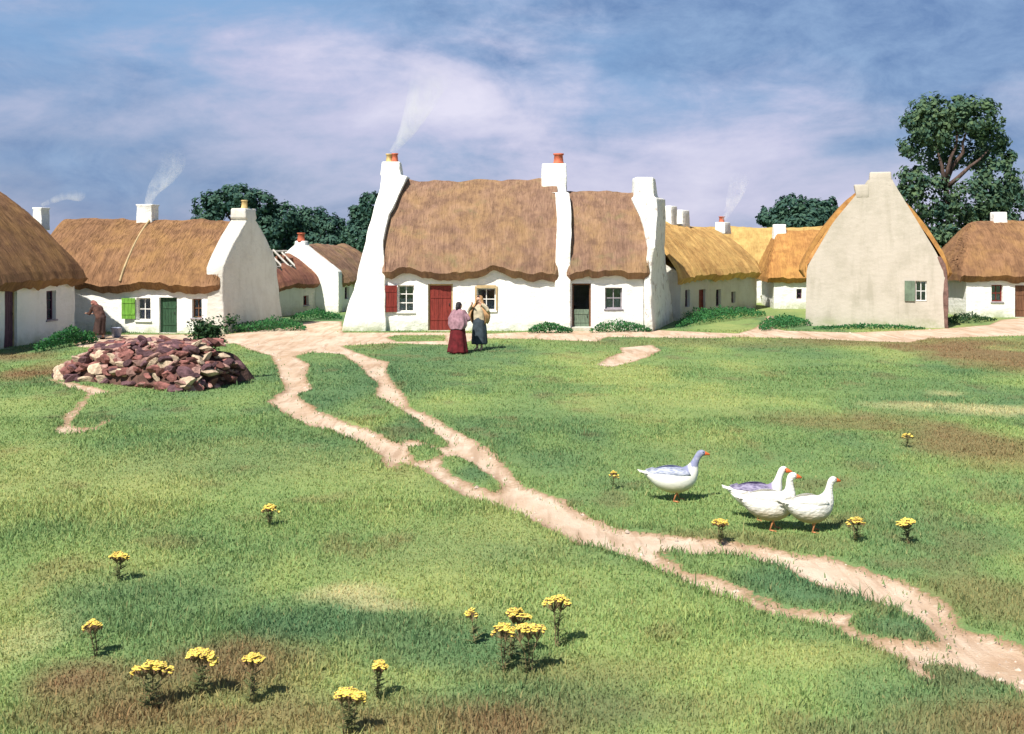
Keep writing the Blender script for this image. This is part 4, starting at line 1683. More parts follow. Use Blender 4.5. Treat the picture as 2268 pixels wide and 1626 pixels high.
# ------------------------------------------------------------------ trees
def tree(label, D, lobes, trunk, limbs, nleaf, m='leaf_dark', lsz=0.3, seed=1, tr=0.35, group='trees behind the cottages', flat=0.8):
    rg = np.random.default_rng(seed)
    bx = (trunk[0][0] - 1134) * D / F
    root = empty('tree', (bx, D, 0), 0, label, 'tree', group)

    def P(px, py, dy=0):
        return Vector(((px - 1134) * D / F - bx, dy, CAMH + (HOR - py) * D / F))
    tb = MB()
    pts = [P(*q) for q in trunk]
    pts[0].z = -0.2
    tb.tube(pts, [tr * (1 - 0.55 * i / (len(pts) - 1)) for i in range(len(pts))], 10)
    tb.build('trunk', M['bark'], root, smooth=True)
    for lb in limbs:
        q = MB()
        pp = [P(a[0], a[1], a[2] if len(a) > 2 else 0) for a in lb]
        mid = []
        for i in range(len(pp) - 1):
            mid.append(pp[i])
            mid.append((pp[i] + pp[i + 1]) / 2 + Vector(rg.normal(0, 0.08, 3)))
        mid.append(pp[-1])
        q.tube(mid, [tr * 0.55 * (1 - 0.75 * i / (len(mid) - 1)) for i in range(len(mid))], 7)
        q.build('limb', M['bark'], root, smooth=True)
    # crown: leaf clumps on the shell and inside of uneven lobes
    areas = np.array([l[2] * l[3] if len(l) > 3 else l[2] ** 2 for l in lobes], float)
    cnt = (areas / areas.sum() * nleaf).astype(int)
    V = []
    for l, c in zip(lobes, cnt):
        px, py, rx = l[:3]
        rzz = l[3] if len(l) > 3 else rx
        dy = l[4] if len(l) > 4 else rg.uniform(-0.6, 0.6) * rx * D / F
        ctr = np.array(P(px, py, dy))
        rr = np.array((rx, rx * flat, rzz)) * D / F
        # sub clumps on the lobe
        nc = max(10, int(c / 22))
        d = rg.normal(0, 1, (nc, 3))
        d /= np.linalg.norm(d, axis=1)[:, None]
        rad = rg.uniform(0.45, 1.0, nc) ** 0.6
        cc = ctr + d * rr * rad[:, None]
        cs = rg.uniform(0.14, 0.30, nc) * min(rr[0], rr[2]) + 0.12
        k = rg.integers(0, nc, c)
        off = rg.normal(0, 1, (c, 3))
        off /= np.linalg.norm(off, axis=1)[:, None]
        p = cc[k] + off * cs[k][:, None] * rg.random((c, 1)) ** 0.4
        nrm = off + d[k] * 0.8 + rg.normal(0, 0.45, (c, 3)) + np.array((0, 0, 0.3))
        nrm /= np.linalg.norm(nrm, axis=1)[:, None]
        u = np.cross(nrm, rg.normal(0, 1, (c, 3)))
        u /= np.linalg.norm(u, axis=1)[:, None]
        v = np.cross(nrm, u)
        s = (lsz * rg.uniform(0.5, 1.25, c))[:, None]
        V.append(np.stack([p - u * s, p + v * s * .55, p + u * s, p - v * s * .55], 1))
    V = np.concatenate(V)
    V = V[V[:, :, 2].min(1) > 0.02]
    n = len(V)
    me = bpy.data.meshes.new('crown')
    me.vertices.add(4 * n)
    me.vertices.foreach_set('co', V.ravel())
    me.loops.add(4 * n)
    me.loops.foreach_set('vertex_index', np.arange(4 * n))
    me.polygons.add(n)
    me.polygons.foreach_set('loop_start', np.arange(n) * 4)
    me.polygons.foreach_set('loop_total', np.full(n, 4))
    me.update()
    me.materials.append(M[m])
    o = bpy.data.objects.new('crown', me)
    COL.objects.link(o)
    o.parent = root
    return root


tree('tall dense dark tree with a forked trunk glimpsed inside, behind the cream gable', 60,
     [(2095, 246, 76, 40), (2038, 275, 46, 46), (2150, 262, 66, 44), (2195, 312, 48, 44), (2222, 352, 30, 22), (2018, 325, 26, 26),
      (2060, 300, 44, 40), (2180, 345, 40, 30), (2120, 270, 50, 40, 1.2), (2120, 335, 56, 44, 2.6), (2030, 400, 40, 36),
      (2060, 440, 62, 52), (2200, 405, 58, 48), (2150, 440, 70, 50), (2228, 440, 38, 40), (2110, 505, 76, 54), (2190, 500, 70, 50),
      (2245, 505, 34, 24), (2080, 560, 62, 54), (2135, 580, 58, 54), (2110, 650, 54, 54), (2100, 700, 50, 40), (2060, 610, 40, 64),
      (2160, 540, 50, 60)],
     [(2112, 720), (2108, 560), (2100, 470), (2095, 400)],
     [[(2095, 420, 0), (2080, 370, -.4), (2066, 325, -.5)], [(2095, 405, 0), (2098, 350, -.5), (2112, 290, -.5)], [(2096, 400, 0), (2125, 340, -.5), (2132, 290, -.6)],
      [(2097, 415, 0), (2140, 370, -.5), (2178, 335, -.6)]],
     30000, 'leaf_dark', 0.145, 5, 0.27)
tree('dark bushy tree with an uneven top behind the green shuttered cottage', 84,
     [(470, 458, 42, 34), (530, 440, 48, 34), (575, 455, 36, 34), (560, 510, 60, 48), (470, 505, 46, 34), (540, 580, 70, 60), (450, 560, 50, 60), (590, 520, 40, 50)],
     [(540, 640), (535, 480)], [[(536, 520), (500, 470)], [(536, 510), (565, 465)]], 17000, 'leaf_far', 0.19, 6, 0.4)
tree('middle dark tree, lowest of the row left of the big cottage', 86,
     [(625, 485, 44, 34), (680, 490, 44, 32), (725, 510, 40, 34), (660, 545, 60, 44), (740, 555, 46, 40), (690, 600, 80, 50)],
     [(690, 640), (685, 520)], [[(686, 550), (650, 500)], [(686, 545), (720, 515)]], 17000, 'leaf_far', 0.19, 7, 0.4)
tree('dark tree rising close against the left gable of the big cottage', 82,
     [(805, 480, 30, 32), (828, 452, 30, 26), (790, 530, 36, 40), (840, 510, 40, 50), (800, 590, 50, 60)],
     [(815, 640), (815, 500)], [[(815, 520), (800, 480)], [(815, 515), (830, 465)]], 11000, 'leaf_far', 0.18, 8, 0.35)
tree('round dark green tree beyond the low orange thatched cottage', 80,
     [(1708, 482, 30, 22), (1750, 462, 38, 28), (1800, 468, 38, 26), (1838, 462, 20, 22), (1770, 495, 70, 30), (1760, 550, 60, 50), (1850, 500, 30, 30)],
     [(1770, 640), (1770, 490)], [[(1770, 520), (1735, 475)], [(1770, 510), (1810, 475)]], 14000, 'leaf_far', 0.18, 9, 0.35)

# ------------------------------------------------------------------ weeds along the walls
grow_strip('weeds', 70, 205, (782, 762), 1.5, 0.50, 2600, 1, 'green weeds at the foot of the shaded wall at the left edge')
grow_strip('weeds', 500, 675, (739, 733), 1.5, 0.40, 2600, 2, 'green weeds below the shaded grey gable of the green shuttered cottage')
grow_strip('weeds', 640, 756, (712, 708), 1.4, 0.40, 1800, 3, 'green weeds in front of the small ruined cottage')
grow_strip('weeds', 1170, 1268, 739, 0.5, 0.40, 1500, 4, 'green weeds under the long blank wall of the big cottage')
grow_strip('weeds', 1308, 1445, (738, 736), 0.6, 0.35, 1600, 5, 'green weeds under the right hand window of the big cottage')
grow_strip('weeds', 1500, 1700, (728, 700), 2.6, 0.50, 4200, 6, 'tall green weeds in front of the golden thatched row')
grow_strip('weeds', 1690, 1800, (735, 722), 2.5, 0.35, 2600, 7, 'green weeds left of the cream gable')
grow_strip('weeds', 1800, 2050, 730, 0.4, 0.16, 1500, 8, 'thin green weeds under the cream gable')
grow_strip('weeds', 2095, 2210, (722, 712), 1.2, 0.30, 1500, 9, 'dark weeds between the cream gable and the cottage at the right edge', 'leaf_bush')


# ------------------------------------------------------------------ heap of field stones
def stone_mesh(name, seed, material):
    import bmesh
    rg = np.random.default_rng(seed)
    bm = bmesh.new()
    bmesh.ops.create_icosphere(bm, subdivisions=3, radius=1.0)
    V = np.array([v.co[:] for v in bm.verts])
    for k in range(11):
        n = rg.normal(0, 1, 3)
        n /= np.linalg.norm(n)
        d = rg.uniform(0.45, 0.8)
        q = V @ n
        V = np.where((q > d)[:, None], V - np.outer(q - d, n), V)
    V *= np.array((1.0, rg.uniform(0.6, 0.85), rg.uniform(0.36, 0.6)))
    V += rg.normal(0, 0.012, V.shape)
    for v, c in zip(bm.verts, V):
        v.co = c
    me = bpy.data.meshes.new(name)
    bm.to_mesh(me)
    bm.free()
    me.materials.append(material)
    return me


def heap_h(s, t):
    """height of the heap: s 0..1 along, t -1..1 across"""
    e = np.clip(np.minimum(s / 0.22, (1 - s) / 0.07), 0, 1) ** 0.5
    return (0.86 + 0.24 * s ** 0.8) * e * np.sqrt(np.clip(1 - np.abs(t) ** 3.0, 0, 1))


HA = np.array((-11.3, 28.9))
HB = np.array((-7.05, 26.7))


def heap_xy(s, t):
    d = HB - HA
    nrm = np.array((-d[1], d[0])) / np.linalg.norm(d)
    hw = 0.85 + 0.45 * s
    return HA + d * s + nrm * (t * hw)


def stone_heap():
    mb = MB()
    ns, nt = 30, 16
    for i in range(ns + 1):
        for j in range(nt + 1):
            s, t = i / ns, -1 + 2 * j / nt
            x, y = heap_xy(s, t)
            mb.v.append((x, y, gzf(x, y) - 0.06 + float(heap_h(s, t)) * 0.80))
    for i in range(ns):
        for j in range(nt):
            a = i * (nt + 1) + j
            mb.f.append((a, a + nt + 1, a + nt + 2, a + 1))
    o = mb.build('earth_bank', mat('heap_earth', (0.12, 0.065, 0.05), 0.95, 0.5, 4, 0.7, 18, 0.04), smooth=True)
    tag(o, kind='structure')
    sm = [mat('stone_red', (0.25, 0.105, 0.09), 0.9, 0.5, 2.2, 0.5, 9, 0.05, objrand=.5),
          mat('stone_pink', (0.38, 0.22, 0.185), 0.9, 0.5, 2.2, 0.5, 9, 0.05, objrand=.35),
          mat('stone_plum', (0.145, 0.075, 0.085), 0.9, 0.5, 2.2, 0.5, 9, 0.05, objrand=.4),
          mat('stone_tan', (0.55, 0.42, 0.30), 0.9, 0.4, 2.2, 0.5, 9, 0.05, objrand=.3)]
    meshes = [stone_mesh('stone', k, sm[(0, 1, 0, 2, 1, 0, 3, 2)[k]]) for k in range(8)]
    rg = random.Random(12)
    n = 298
    for k in range(n):
        s = (k * 0.618034) % 1.0
        t = -math.cos(0.05 + 1.78 * ((k + .5) / n) ** .92) + rg.uniform(-.03, .03)
        s = min(1, max(0, s + rg.uniform(-.02, .02)))
        x, y = heap_xy(s, t)
        z = gzf(x, y) + float(heap_h(min(max(s, .02), .985), min(max(t, -1), 1))) * 0.93
        r = rg.uniform(0.135, 0.235)
        if k % 7 == 0:      # the steep right hand end
            t = rg.uniform(-.95, .35)
            x, y = heap_xy(1.0 + rg.uniform(-.01, .015), t)
            z = gzf(x, y) + rg.uniform(0.02, 0.86) * float(heap_h(.97, t)) * 0.93
        elif t < -0.97:
            z = gzf(x, y) + r * 0.3
        o = bpy.data.objects.new('stone', meshes[rg.randrange(8)])
        COL.objects.link(o)
        o.location = (x, y, z)
        o.scale = (r * rg.uniform(1, 1.5), r * rg.uniform(.9, 1.2), r * rg.uniform(.8, 1.2))
        o.rotation_euler = (rg.gauss(0, .3) + (0.75 if t < -.6 else 0.1), rg.gauss(0, .3), rg.uniform(-.7, .7) + (PI if rg.random() < .5 else 0))
        tag(o, 'rough reddish brown field stone lying in the low heap on the left', 'stone', 'stones of the heap')


stone_heap()


def leafy_bush(name, x, y, z0, hgt, wdt, n, seed, label, cat='bush', m='leaf_bush'):
    rg = random.Random(seed)
    root = empty(name, (x, y, z0), 0, label, cat)
    lf = MB()
    for k in range(9):
        a = rg.uniform(0, 2 * PI)
        ln = hgt * rg.uniform(0.7, 1.15)
        rr = wdt * rg.uniform(0.2, 1.0)
        p1 = Vector((math.cos(a) * rr * .4, math.sin(a) * rr * .25, ln * .55))
        p2 = Vector((math.cos(a) * rr, math.sin(a) * rr * .5, ln))
        if k == 0:
            p1, p2 = Vector((.3, 0, hgt * .75)), Vector((.75, 0, hgt * 1.12))
        sb = MB()
        sb.tube([(0, 0, -0.05), p1, p2], [0.022, 0.014, 0.006], 6)
        sb.build('stem', M['bark'], root)
        for q in range(n // 9):
            t = rg.uniform(0.3, 1.03)
            b = p1 * (t / .55) if t < .55 else p1 + (p2 - p1) * ((t - .55) / .45)
            sp = 0.22 * wdt * (1.25 - t)+0.05
            b = b + Vector((rg.gauss(0, sp), rg.gauss(0, sp), rg.gauss(0, sp)))
            s = rg.uniform(0.03, 0.07)
            d = Vector((rg.gauss(0, 1), rg.gauss(0, 1), rg.gauss(0, .7))).normalized()
            sd = d.cross(Vector((rg.gauss(0, 1), rg.gauss(0, 1), rg.gauss(0, 1)))).normalized()
            lf.add([b, b + d * s + sd * s * .5, b + d * s * 2, b + d * s - sd * s * .5], [(0, 1, 2, 3)])
    lf.build('foliage', M[m], root)
    return root


leafy_bush('bush', -7.75, 27.7, 0.62, 0.82, 0.42, 2200, 3, 'dark green bush sprouting from behind the top of the stone heap')

# small pail by the wall
def pail():
    x, y = ground_xy(258, 747)
    root = empty('pail', (x, y, 0), 0.3, 'small blue grey pail standing against the white cottage wall', 'pail')
    mb = MB()
    n = 18
    pr = [(0.001, 0.01), (0.13, 0.01), (0.15, 0.03), (0.185, 0.33), (0.20, 0.35), (0.185, 0.355), (0.165, 0.33), (0.13, 0.05), (0.001, 0.05)]
    mb.rings([[(q * math.cos(2 * PI * k / n), q * math.sin(2 * PI * k / n), z) for k in range(n)] for q, z in pr])
    mb.build('bucket', mat('blue_grey_zinc', (0.30, 0.33, 0.42), 0.5, 0.3, 6, 0.2, 30, metal=0.3), root, smooth=True)
    h = MB()
    h.tube([(-0.19, 0, 0.33), (-0.15, 0, 0.46), (0, 0, 0.53), (0.15, 0, 0.46), (0.19, 0, 0.33)], 0.01, 6)
    h.build('bail', M['iron'], root)


pail()


# ------------------------------------------------------------------ ragwort
M['yellow'] = mat('yellow_florets', (0.82, 0.63, 0.12), 0.7, 0.35, 30, 0.2, 60)
M['calyx'] = mat('brown_calyx', (0.24, 0.14, 0.08), 0.8, 0.4, 20, 0.3, 60)
M['stem'] = mat('ragwort_stem', (0.26, 0.19, 0.10), 0.8, 0.4, 12, 0.3, 60)
M['rleaf'] = leaf_mat('ragwort_leaf', (0.11, 0.15, 0.06), (0.22, 0.22, 0.09), 0.3, 8)


def ragwort(px, py, wpx, h, seed, label, heads=1.0):
    rg = random.Random(seed)
    D = F * (CAMH - h) / (py - HOR)
    x = (px - 1134) * D / F
    w_ = wpx * D / F / 2
    root = empty('ragwort', (x, D, gzf(x, D)), 0, label, 'wild flower', 'ragwort plants on the green')
    hh = h - gzf(x, D)
    root.rotation_euler = (rg.uniform(-.10, .10), rg.uniform(-.17, .17), rg.uniform(-.3, .3))
    st = MB()
    lv = MB()
    fl = MB()
    cx = MB()
    nmain = 1 if wpx < 32 else 2 if wpx < 60 else 3
    tips = []
    for k in range(nmain):
        off = (k - (nmain - 1) / 2) * w_ * 0.5
        top = Vector((off, rg.uniform(-.02, .02), hh * 0.72))
        st.tube([(off * .3, 0, -0.03), (off * .5 + rg.uniform(-.01, .01), 0.01, hh * .4), top], [0.0055, 0.0045, 0.004], 6)
        nb = 26 if nmain == 1 else 34
        for j in range(nb):
            a = rg.uniform(0, 2 * PI)
            r = (w_ / max(1, nmain * .62)) * math.sqrt(rg.random())
            tip = Vector((off + r * math.cos(a), r * math.sin(a) * .8, hh - (0.18 + 0.30 * ((seed * 7) % 5) / 4) * w_ * (math.hypot(off + r * math.cos(a), r) / w_) ** 2 + rg.uniform(-.022, .012)))
            mid = top.lerp(tip, 0.5) + Vector((0, 0, -0.012))
            st.tube([top - Vector((0, 0, .02 * rg.random())), mid, tip], 0.0024, 4)
            tips.append(tip)
        for j in range(20):
            zz = rg.uniform(0.02, hh * .72)
            a = rg.uniform(0, 2 * PI)
            ln = rg.uniform(.05, .10) * (1.1 - zz / hh * .6)
            b = Vector((off * .5 * zz / hh * 1.6, 0, zz))
            d = Vector((math.cos(a), math.sin(a), .35))
            sd = Vector((-math.sin(a), math.cos(a), 0))
            for q in range(4):      # ragged lobes
                c = b + d * ln * q / 4
                ww = ln * (.30 - .05 * q)
                lv.add([c, c + d * ln * .16 + sd * ww, c + d * ln * .3, c + d * ln * .16 - sd * ww], [(0, 1, 2, 3)])
    for tip in tips:
        cx.capsule(tip - Vector((0, 0, .024)), 0.0065, tip - Vector((0, 0, .005)), 0.0115, 6)
        r = rg.uniform(.016, .024)
        tl = Vector((rg.gauss(0, .25), rg.gauss(0, .25) - 0.1, 1)).normalized()
        u = tl.cross(Vector((0, 1, 0))).normalized()
        v = tl.cross(u)
        n = 12
        ring = []
        for j in range(n * 2):
            rr = r if j % 2 == 0 else r * .72
            a = PI * j / n
            ring.append(tip + u * rr * math.cos(a) + v * rr * math.sin(a) - tl * .001)
        k0 = len(fl.v)
        fl.v += [tuple(p) for p in ring] + [tuple(tip + tl * .007), tuple(tip - tl * .005)]
        for j in range(n * 2):
            fl.f.append((k0 + j, k0 + (j + 1) % (2 * n), k0 + 2 * n))
            fl.f.append((k0 + (j + 1) % (2 * n), k0 + j, k0 + 2 * n + 1))
    st.build('stem', M['stem'], root)
    lv.build('leaves', M['rleaf'], root)
    fl.build('flower_head', M['yellow'], root)
    cx.build('calyx', M['calyx'], root)


RW = [(262, 1225, 40, .28, 'yellow ragwort alone in the grass at the far left, higher than the big clump'),
      (328, 1470, 88, .36, 'largest yellow ragwort head, bottom left of the green'),
      (440, 1434, 72, .38, 'tall ragwort with a broad yellow head, middle of the bottom left clump'),
      (557, 1452, 46, .36, 'ragwort right of the bottom left clump with a rounder yellow head'),
      (212, 1376, 38, .33, 'faded ragwort behind the bottom left clump'),
      (835, 1467, 32, .26, 'tiny ragwort just behind the lone bottom ragwort'),
      (767, 1526, 66, .32, 'lone bright ragwort nearest the bottom edge, left of centre'),
      (1052, 1350, 26, .28, 'tiny ragwort left of the centre clump'),
      (1130, 1350, 56, .38, 'ragwort at the back of the centre clump'),
      (1118, 1384, 50, .36, 'left front ragwort of the centre clump'),
      (1172, 1386, 76, .36, 'broad front ragwort of the centre clump'),
      (1233, 1320, 58, .42, 'tallest ragwort standing right of the centre clump'),
      (597, 1118, 36, .26, 'small ragwort halfway up the green on the left'),
      (1595, 1152, 36, .28, 'small ragwort beside the track, left of the three geese'),
      (1895, 1147, 42, .28, 'small ragwort just right of the white geese'),
      (2012, 1150, 42, .28, 'small ragwort farthest right in front of the geese line'),
      (2010, 960, 24, .24, 'tiny far ragwort above the geese on the right'),
      (1357, 1045, 24, .24, 'tiny ragwort between the track and the grey goose')]
for i, (a, b, c, h, lab) in enumerate(RW):
    ragwort(a, b, c, h, i, lab)

# ------------------------------------------------------------------ geese
def feathers(name, c1, c2, belly=None):
    m = bpy.data.materials.new(name)
    m.use_nodes = True
    t = NT(m.node_tree)
    b = t.n['Principled BSDF']
    v = t.add('ShaderNodeTexCoord').outputs['Object']
    vo = t.add('ShaderNodeTexVoronoi')
    t.l.new(t.mapping(v, (.55, 1, 1.1)), vo.inputs['Vector'])
    vo.inputs['Scale'].default_value = 34
    n = t.noise(v, 9, 5, 0.65)
    c = t.mix(t.rng(vo.outputs['Distance'], .25, .75), c1, c2)
    c = t.mix(t.rng(n, .5, .75, 0, .5), c, c2)
    if belly:
        z = t.sep(v)[2]
        zz = t.math('ADD', z, t.math('MULTIPLY', t.math('SUBTRACT', n, .5), .12))
        c = t.mix(t.rng(zz, 0.29, 0.17, 0, 0.85), c, belly)
    t.l.new(c, b.inputs['Base Color'])
    b.inputs['Roughness'].default_value = 0.85
    t.l.new(t.bump(t.math('ADD', vo.outputs['Distance'], n), 0.6, 0.012), b.inputs['Normal'])
    return m


M['goose_white'] = feathers('white_feathers', (0.76, 0.75, 0.69), (0.62, 0.60, 0.54), (0.50, 0.36, 0.17))
M['goose_grey'] = feathers('blue_grey_feathers', (0.24, 0.27, 0.38), (0.46, 0.48, 0.57))
M['goose_slate'] = feathers('slate_feathers', (0.13, 0.11, 0.20), (0.30, 0.27, 0.38))
M['bill'] = mat('orange_bill', (0.72, 0.15, 0.04), 0.5, 0.2, 9, 0.1, 30)
M['leg'] = mat('orange_leg', (0.66, 0.27, 0.12), 0.6, 0.2, 20, 0.3, 60)
M['eye'] = mat('dark_eye', (0.01, 0.01, 0.01), 0.2, 0.0, 5, 0)


def goose_body_mat(name, dark, up, hd):
    """white goose with dark back (and neck if hd): plumage patches by place on the body"""
    m = bpy.data.materials.new(name)
    m.use_nodes = True
    t = NT(m.node_tree)
    b = t.n['Principled BSDF']
    v = t.add('ShaderNodeTexCoord').outputs['Object']
    x, y, z = t.sep(v)
    n = t.noise(v, 14, 4, 0.6)
    zz = t.math('ADD', z, t.math('MULTIPLY', t.math('SUBTRACT', n, .5), .06))
    back = t.rng(zz, up, up + 0.03)
    body = t.rng(x, .19, .14)
    body = t.math('MULTIPLY', body, t.rng(x, -.40, -.34))
    f = t.math('MULTIPLY', back, body)
    if hd:
        nk = t.math('MULTIPLY', t.rng(zz, .44, .47), t.rng(x, .17, .20))
        nk = t.math('MULTIPLY', nk, t.rng(n, .25, .5, .5, 1.0))
        f = t.math('MAXIMUM', f, nk)
    c = t.mix(f, (0.76, 0.75, 0.68), dark)
    c = t.mix(t.rng(z, 0.27, 0.16, 0, 0.7), c, (0.58, 0.44, 0.20))
    t.l.new(c, b.inputs['Base Color'])
    b.inputs['Roughness'].default_value = 0.85
    t.l.new(t.bump(n, 0.5, 0.012), b.inputs['Normal'])
    return m


def goose(px, py, sc, rz, lean, body_m, wing_m, label, step=0.05, turn=0.0):
    x, y = ground_xy(px, py)
    root = empty('goose', (x, y, gzf(x, y)), rz, label, 'goose', 'geese on the green')
    root.scale = (sc * (1.0 if px < 1600 else .93), sc, sc)
    L = lean
    sp = [(-0.455, 0.395, .012, .010), (-0.42, 0.385, .035, .022), (-0.34, .355, .075, .055), (-.24, .32, .115, .105), (-.12, .295, .142, .142),
          (0.0, .290, .150, .158), (.10, .310, .140, .150), (.175, .355, .112, .120), (.215, .41, .080, .088),
          (.228 + L * .15, .465, .054, .060), (.232 + L * .4, .52, .040, .046), (.238 + L * .7, .575, .034, .040),
          (.248 + L * .95, .62, .034, .040), (.268 + L, .652, .038, .046), (.295 + L, .662, .036, .042),
          (.322 + L, .656, .027, .031), (.337 + L, .652, .012, .014)]
    sp = [(cx, .405 + (cz - .405) * .88 if cz > .405 and cx > 0 else cz - .012 * (rv > .08), ry * (1.10 if i < 8 else 1.12), rv * (1.12 if 1 < i < 9 else 1.10))
          for i, (cx, cz, ry, rv) in enumerate(sp)]
    n = 18
    rs = []
    for i, (cx, cz, ry, rv) in enumerate(sp):
        a = sp[max(i - 1, 0)]
        b = sp[min(i + 1, len(sp) - 1)]
        t = Vector((b[0] - a[0], 0, b[1] - a[1])).normalized()
        up = Vector((-t.z, 0, t.x))
        hy = turn * max(0, (i - 11)) * .004
        ring = []
        for k in range(n):
            q = 2 * PI * k / n
            sh = 1.0
            if i < 8 and math.sin(q) < 0:
                sh = 1.06
            ring.append(Vector((cx, hy, cz)) + Vector((0, 1, 0)) * ry * math.cos(q) + up * rv * sh * math.sin(q))
        rs.append(ring)
    mb = MB()
    mb.rings(rs)
    bd = mb.build('body', body_m, root, smooth=True)
    sb = bd.modifiers.new('sub', 'SUBSURF')
    sb.levels = sb.render_levels = 1
    hx, hz = .295 + L, .405 + .255 * .88
    bl = MB()
    bl.rings([[Vector((hx + dx, math.cos(2 * PI * k / 10) * ry, hz - .006 + dz + math.sin(2 * PI * k / 10) * rz_)) for k in range(10)]
              for dx, dz, ry, rz_ in ((.015, .002, .024, .032), (.05, -.002, .021, .026), (.082, -.010, .017, .016), (.105, -.017, .007, .008))])
    bl.build('bill', M['bill'], root, smooth=True)
    for sd in (-1, 1):
        e = MB()
        e.capsule((hx + .006, sd * .029, hz + .012), .0075, (hx + .007, sd * .031, hz + .012), .0075, 8)
        e.build('eye', M['eye'], root, smooth=True)
        # folded wing: a long leaf-shaped shell with overlapping feather tips at the back
        w = MB()
        m_ = 14
        prof = []
        for i in range(m_ + 1):
            t = i / m_
            cx = .165 - .60 * t
            wd = .085 * math.sin(PI * min(1, t * 1.02 + .06)) ** .7 * (1 - .35 * t)
            cz = .375 + .012 * math.sin(t * 3) + .012 * t
            yy = .153 * (1 - 1.08 * max(0, t - .25) ** 1.2) - .02 * (1 - min(1, t * 5))
            prof.append([Vector((cx, sd * (yy - .030 * abs(s) ** 1.5 * (1 if s < 0 else 2.4)), cz + wd * s)) for s in (-1, -.6, -.2, .2, .6, 1)] +
                        [Vector((cx, sd * (yy - .035 - .03 * abs(s)), cz + wd * s)) for s in (1, .2, -.6)])
        w.rings(prof)
        for j in range(5):      # primary tips
            b0 = Vector((-.26 - .028 * j, sd * (.085 - .012 * j), .345 + .014 * j))
            w.add([b0, b0 + Vector((.09, sd * .012, .02)), b0 + Vector((.08, sd * .008, .045)), b0 + Vector((-.035, -sd * .01, .018))], [(0, 1, 2, 3)])
        w.build('wing', wing_m, root, smooth=True)
        lg = MB()
        fx = sd * step
        lg.tube([(.0, sd * .065, .19), (.01 + fx * .3, sd * .065, .125), (fx + .005, sd * .068, .022)], [.028, .012, .009], 8)
        for a in (-.5, 0, .5):
            lg.tube([(fx, sd * .068, .018), (fx + .085 * math.cos(a), sd * .068 + .085 * math.sin(a), .006)], [.008, .004], 6)
        c0 = (fx, sd * .068, .012)
        w1 = [(fx + .075 * math.cos(a), sd * .068 + .075 * math.sin(a), .004) for a in (-.5, 0, .5)]
        lg.add([c0] + w1, [(0, 1, 2), (0, 2, 3)])
        lg.build('leg', M['leg'], root, smooth=True)
    tb = MB()
    for j in range(5):
        a = (j - 2) * .16
        tb.add([(-.36, .03 * (j - 2) * .8 - .012, .372), (-.36, .03 * (j - 2) * .8 + .012, .376),
                (-.50, .03 * (j - 2) * 1.3 + .010, .412), (-.50, .03 * (j - 2) * 1.3 - .010, .408)], [(0, 1, 2, 3)])
    tb.build('tail', M['goose_white'], root)
    return root


gb_grey = goose_body_mat('plumage_grey_back', (0.22, 0.235, 0.36), 0.36, True)
gb_slate = goose_body_mat('plumage_slate_back', (0.24, 0.20, 0.32), 0.37, False)
goose(1497, 1107, 1.04, R(4), 0.055, gb_grey, M['goose_grey'], 'grey backed goose walking ahead by itself, leftmost of the four')
goose(1683, 1148, 1.02, R(-6), 0.03, gb_slate, M['goose_slate'], 'goose with a slate back half hidden behind a white goose', turn=3)
goose(1710, 1172, 1.06, R(2), -0.025, M['goose_white'], M['goose_white'], 'white goose in the middle of the three, overlapping the slate backed one')
goose(1800, 1177, 0.99, R(14), 0.015, M['goose_white'], M['goose_white'], 'white goose farthest right')


# ------------------------------------------------------------------ people
M['skin'] = mat('skin', (0.62, 0.36, 0.26), 0.6, 0.12, 8, 0.1, 40)
M['hair'] = mat('dark_hair', (0.022, 0.018, 0.022), 0.6, 0.3, 20, 0.6, 60, scale3=(1, 1, 4))
M['pink'] = mat('pink_shawl', (0.34, 0.19, 0.225), 0.9, 0.45, 7, 0.4, 50)
M['crimson'] = mat('crimson_skirt', (0.125, 0.012, 0.016), 0.9, 0.5, 6, 0.3, 40)
M['teal'] = mat('navy_teal_skirt', (0.040, 0.055, 0.070), 0.9, 0.45, 6, 0.3, 40)
M['apricot'] = mat('apricot_shawl', (0.56, 0.31, 0.15), 0.9, 0.45, 7, 0.4, 50)
M['blouse'] = mat('cream_blouse', (0.56, 0.47, 0.33), 0.9, 0.35, 7, 0.4, 50)
M['coat'] = mat('dark_brown_coat', (0.060, 0.035, 0.030), 0.9, 0.4, 7, 0.4, 50)
M['shoe'] = mat('black_shoe', (0.02, 0.015, 0.015), 0.6, 0.3, 7, 0.1, 50)


def remesh(o, vox=0.009, sm=4):
    m = o.modifiers.new('remesh', 'REMESH')
    m.mode = 'VOXEL'
    m.voxel_size = vox
    m.use_smooth_shade = True
    s = o.modifiers.new('smooth', 'SMOOTH')
    s.iterations = sm
    s.factor = 0.5
    return o


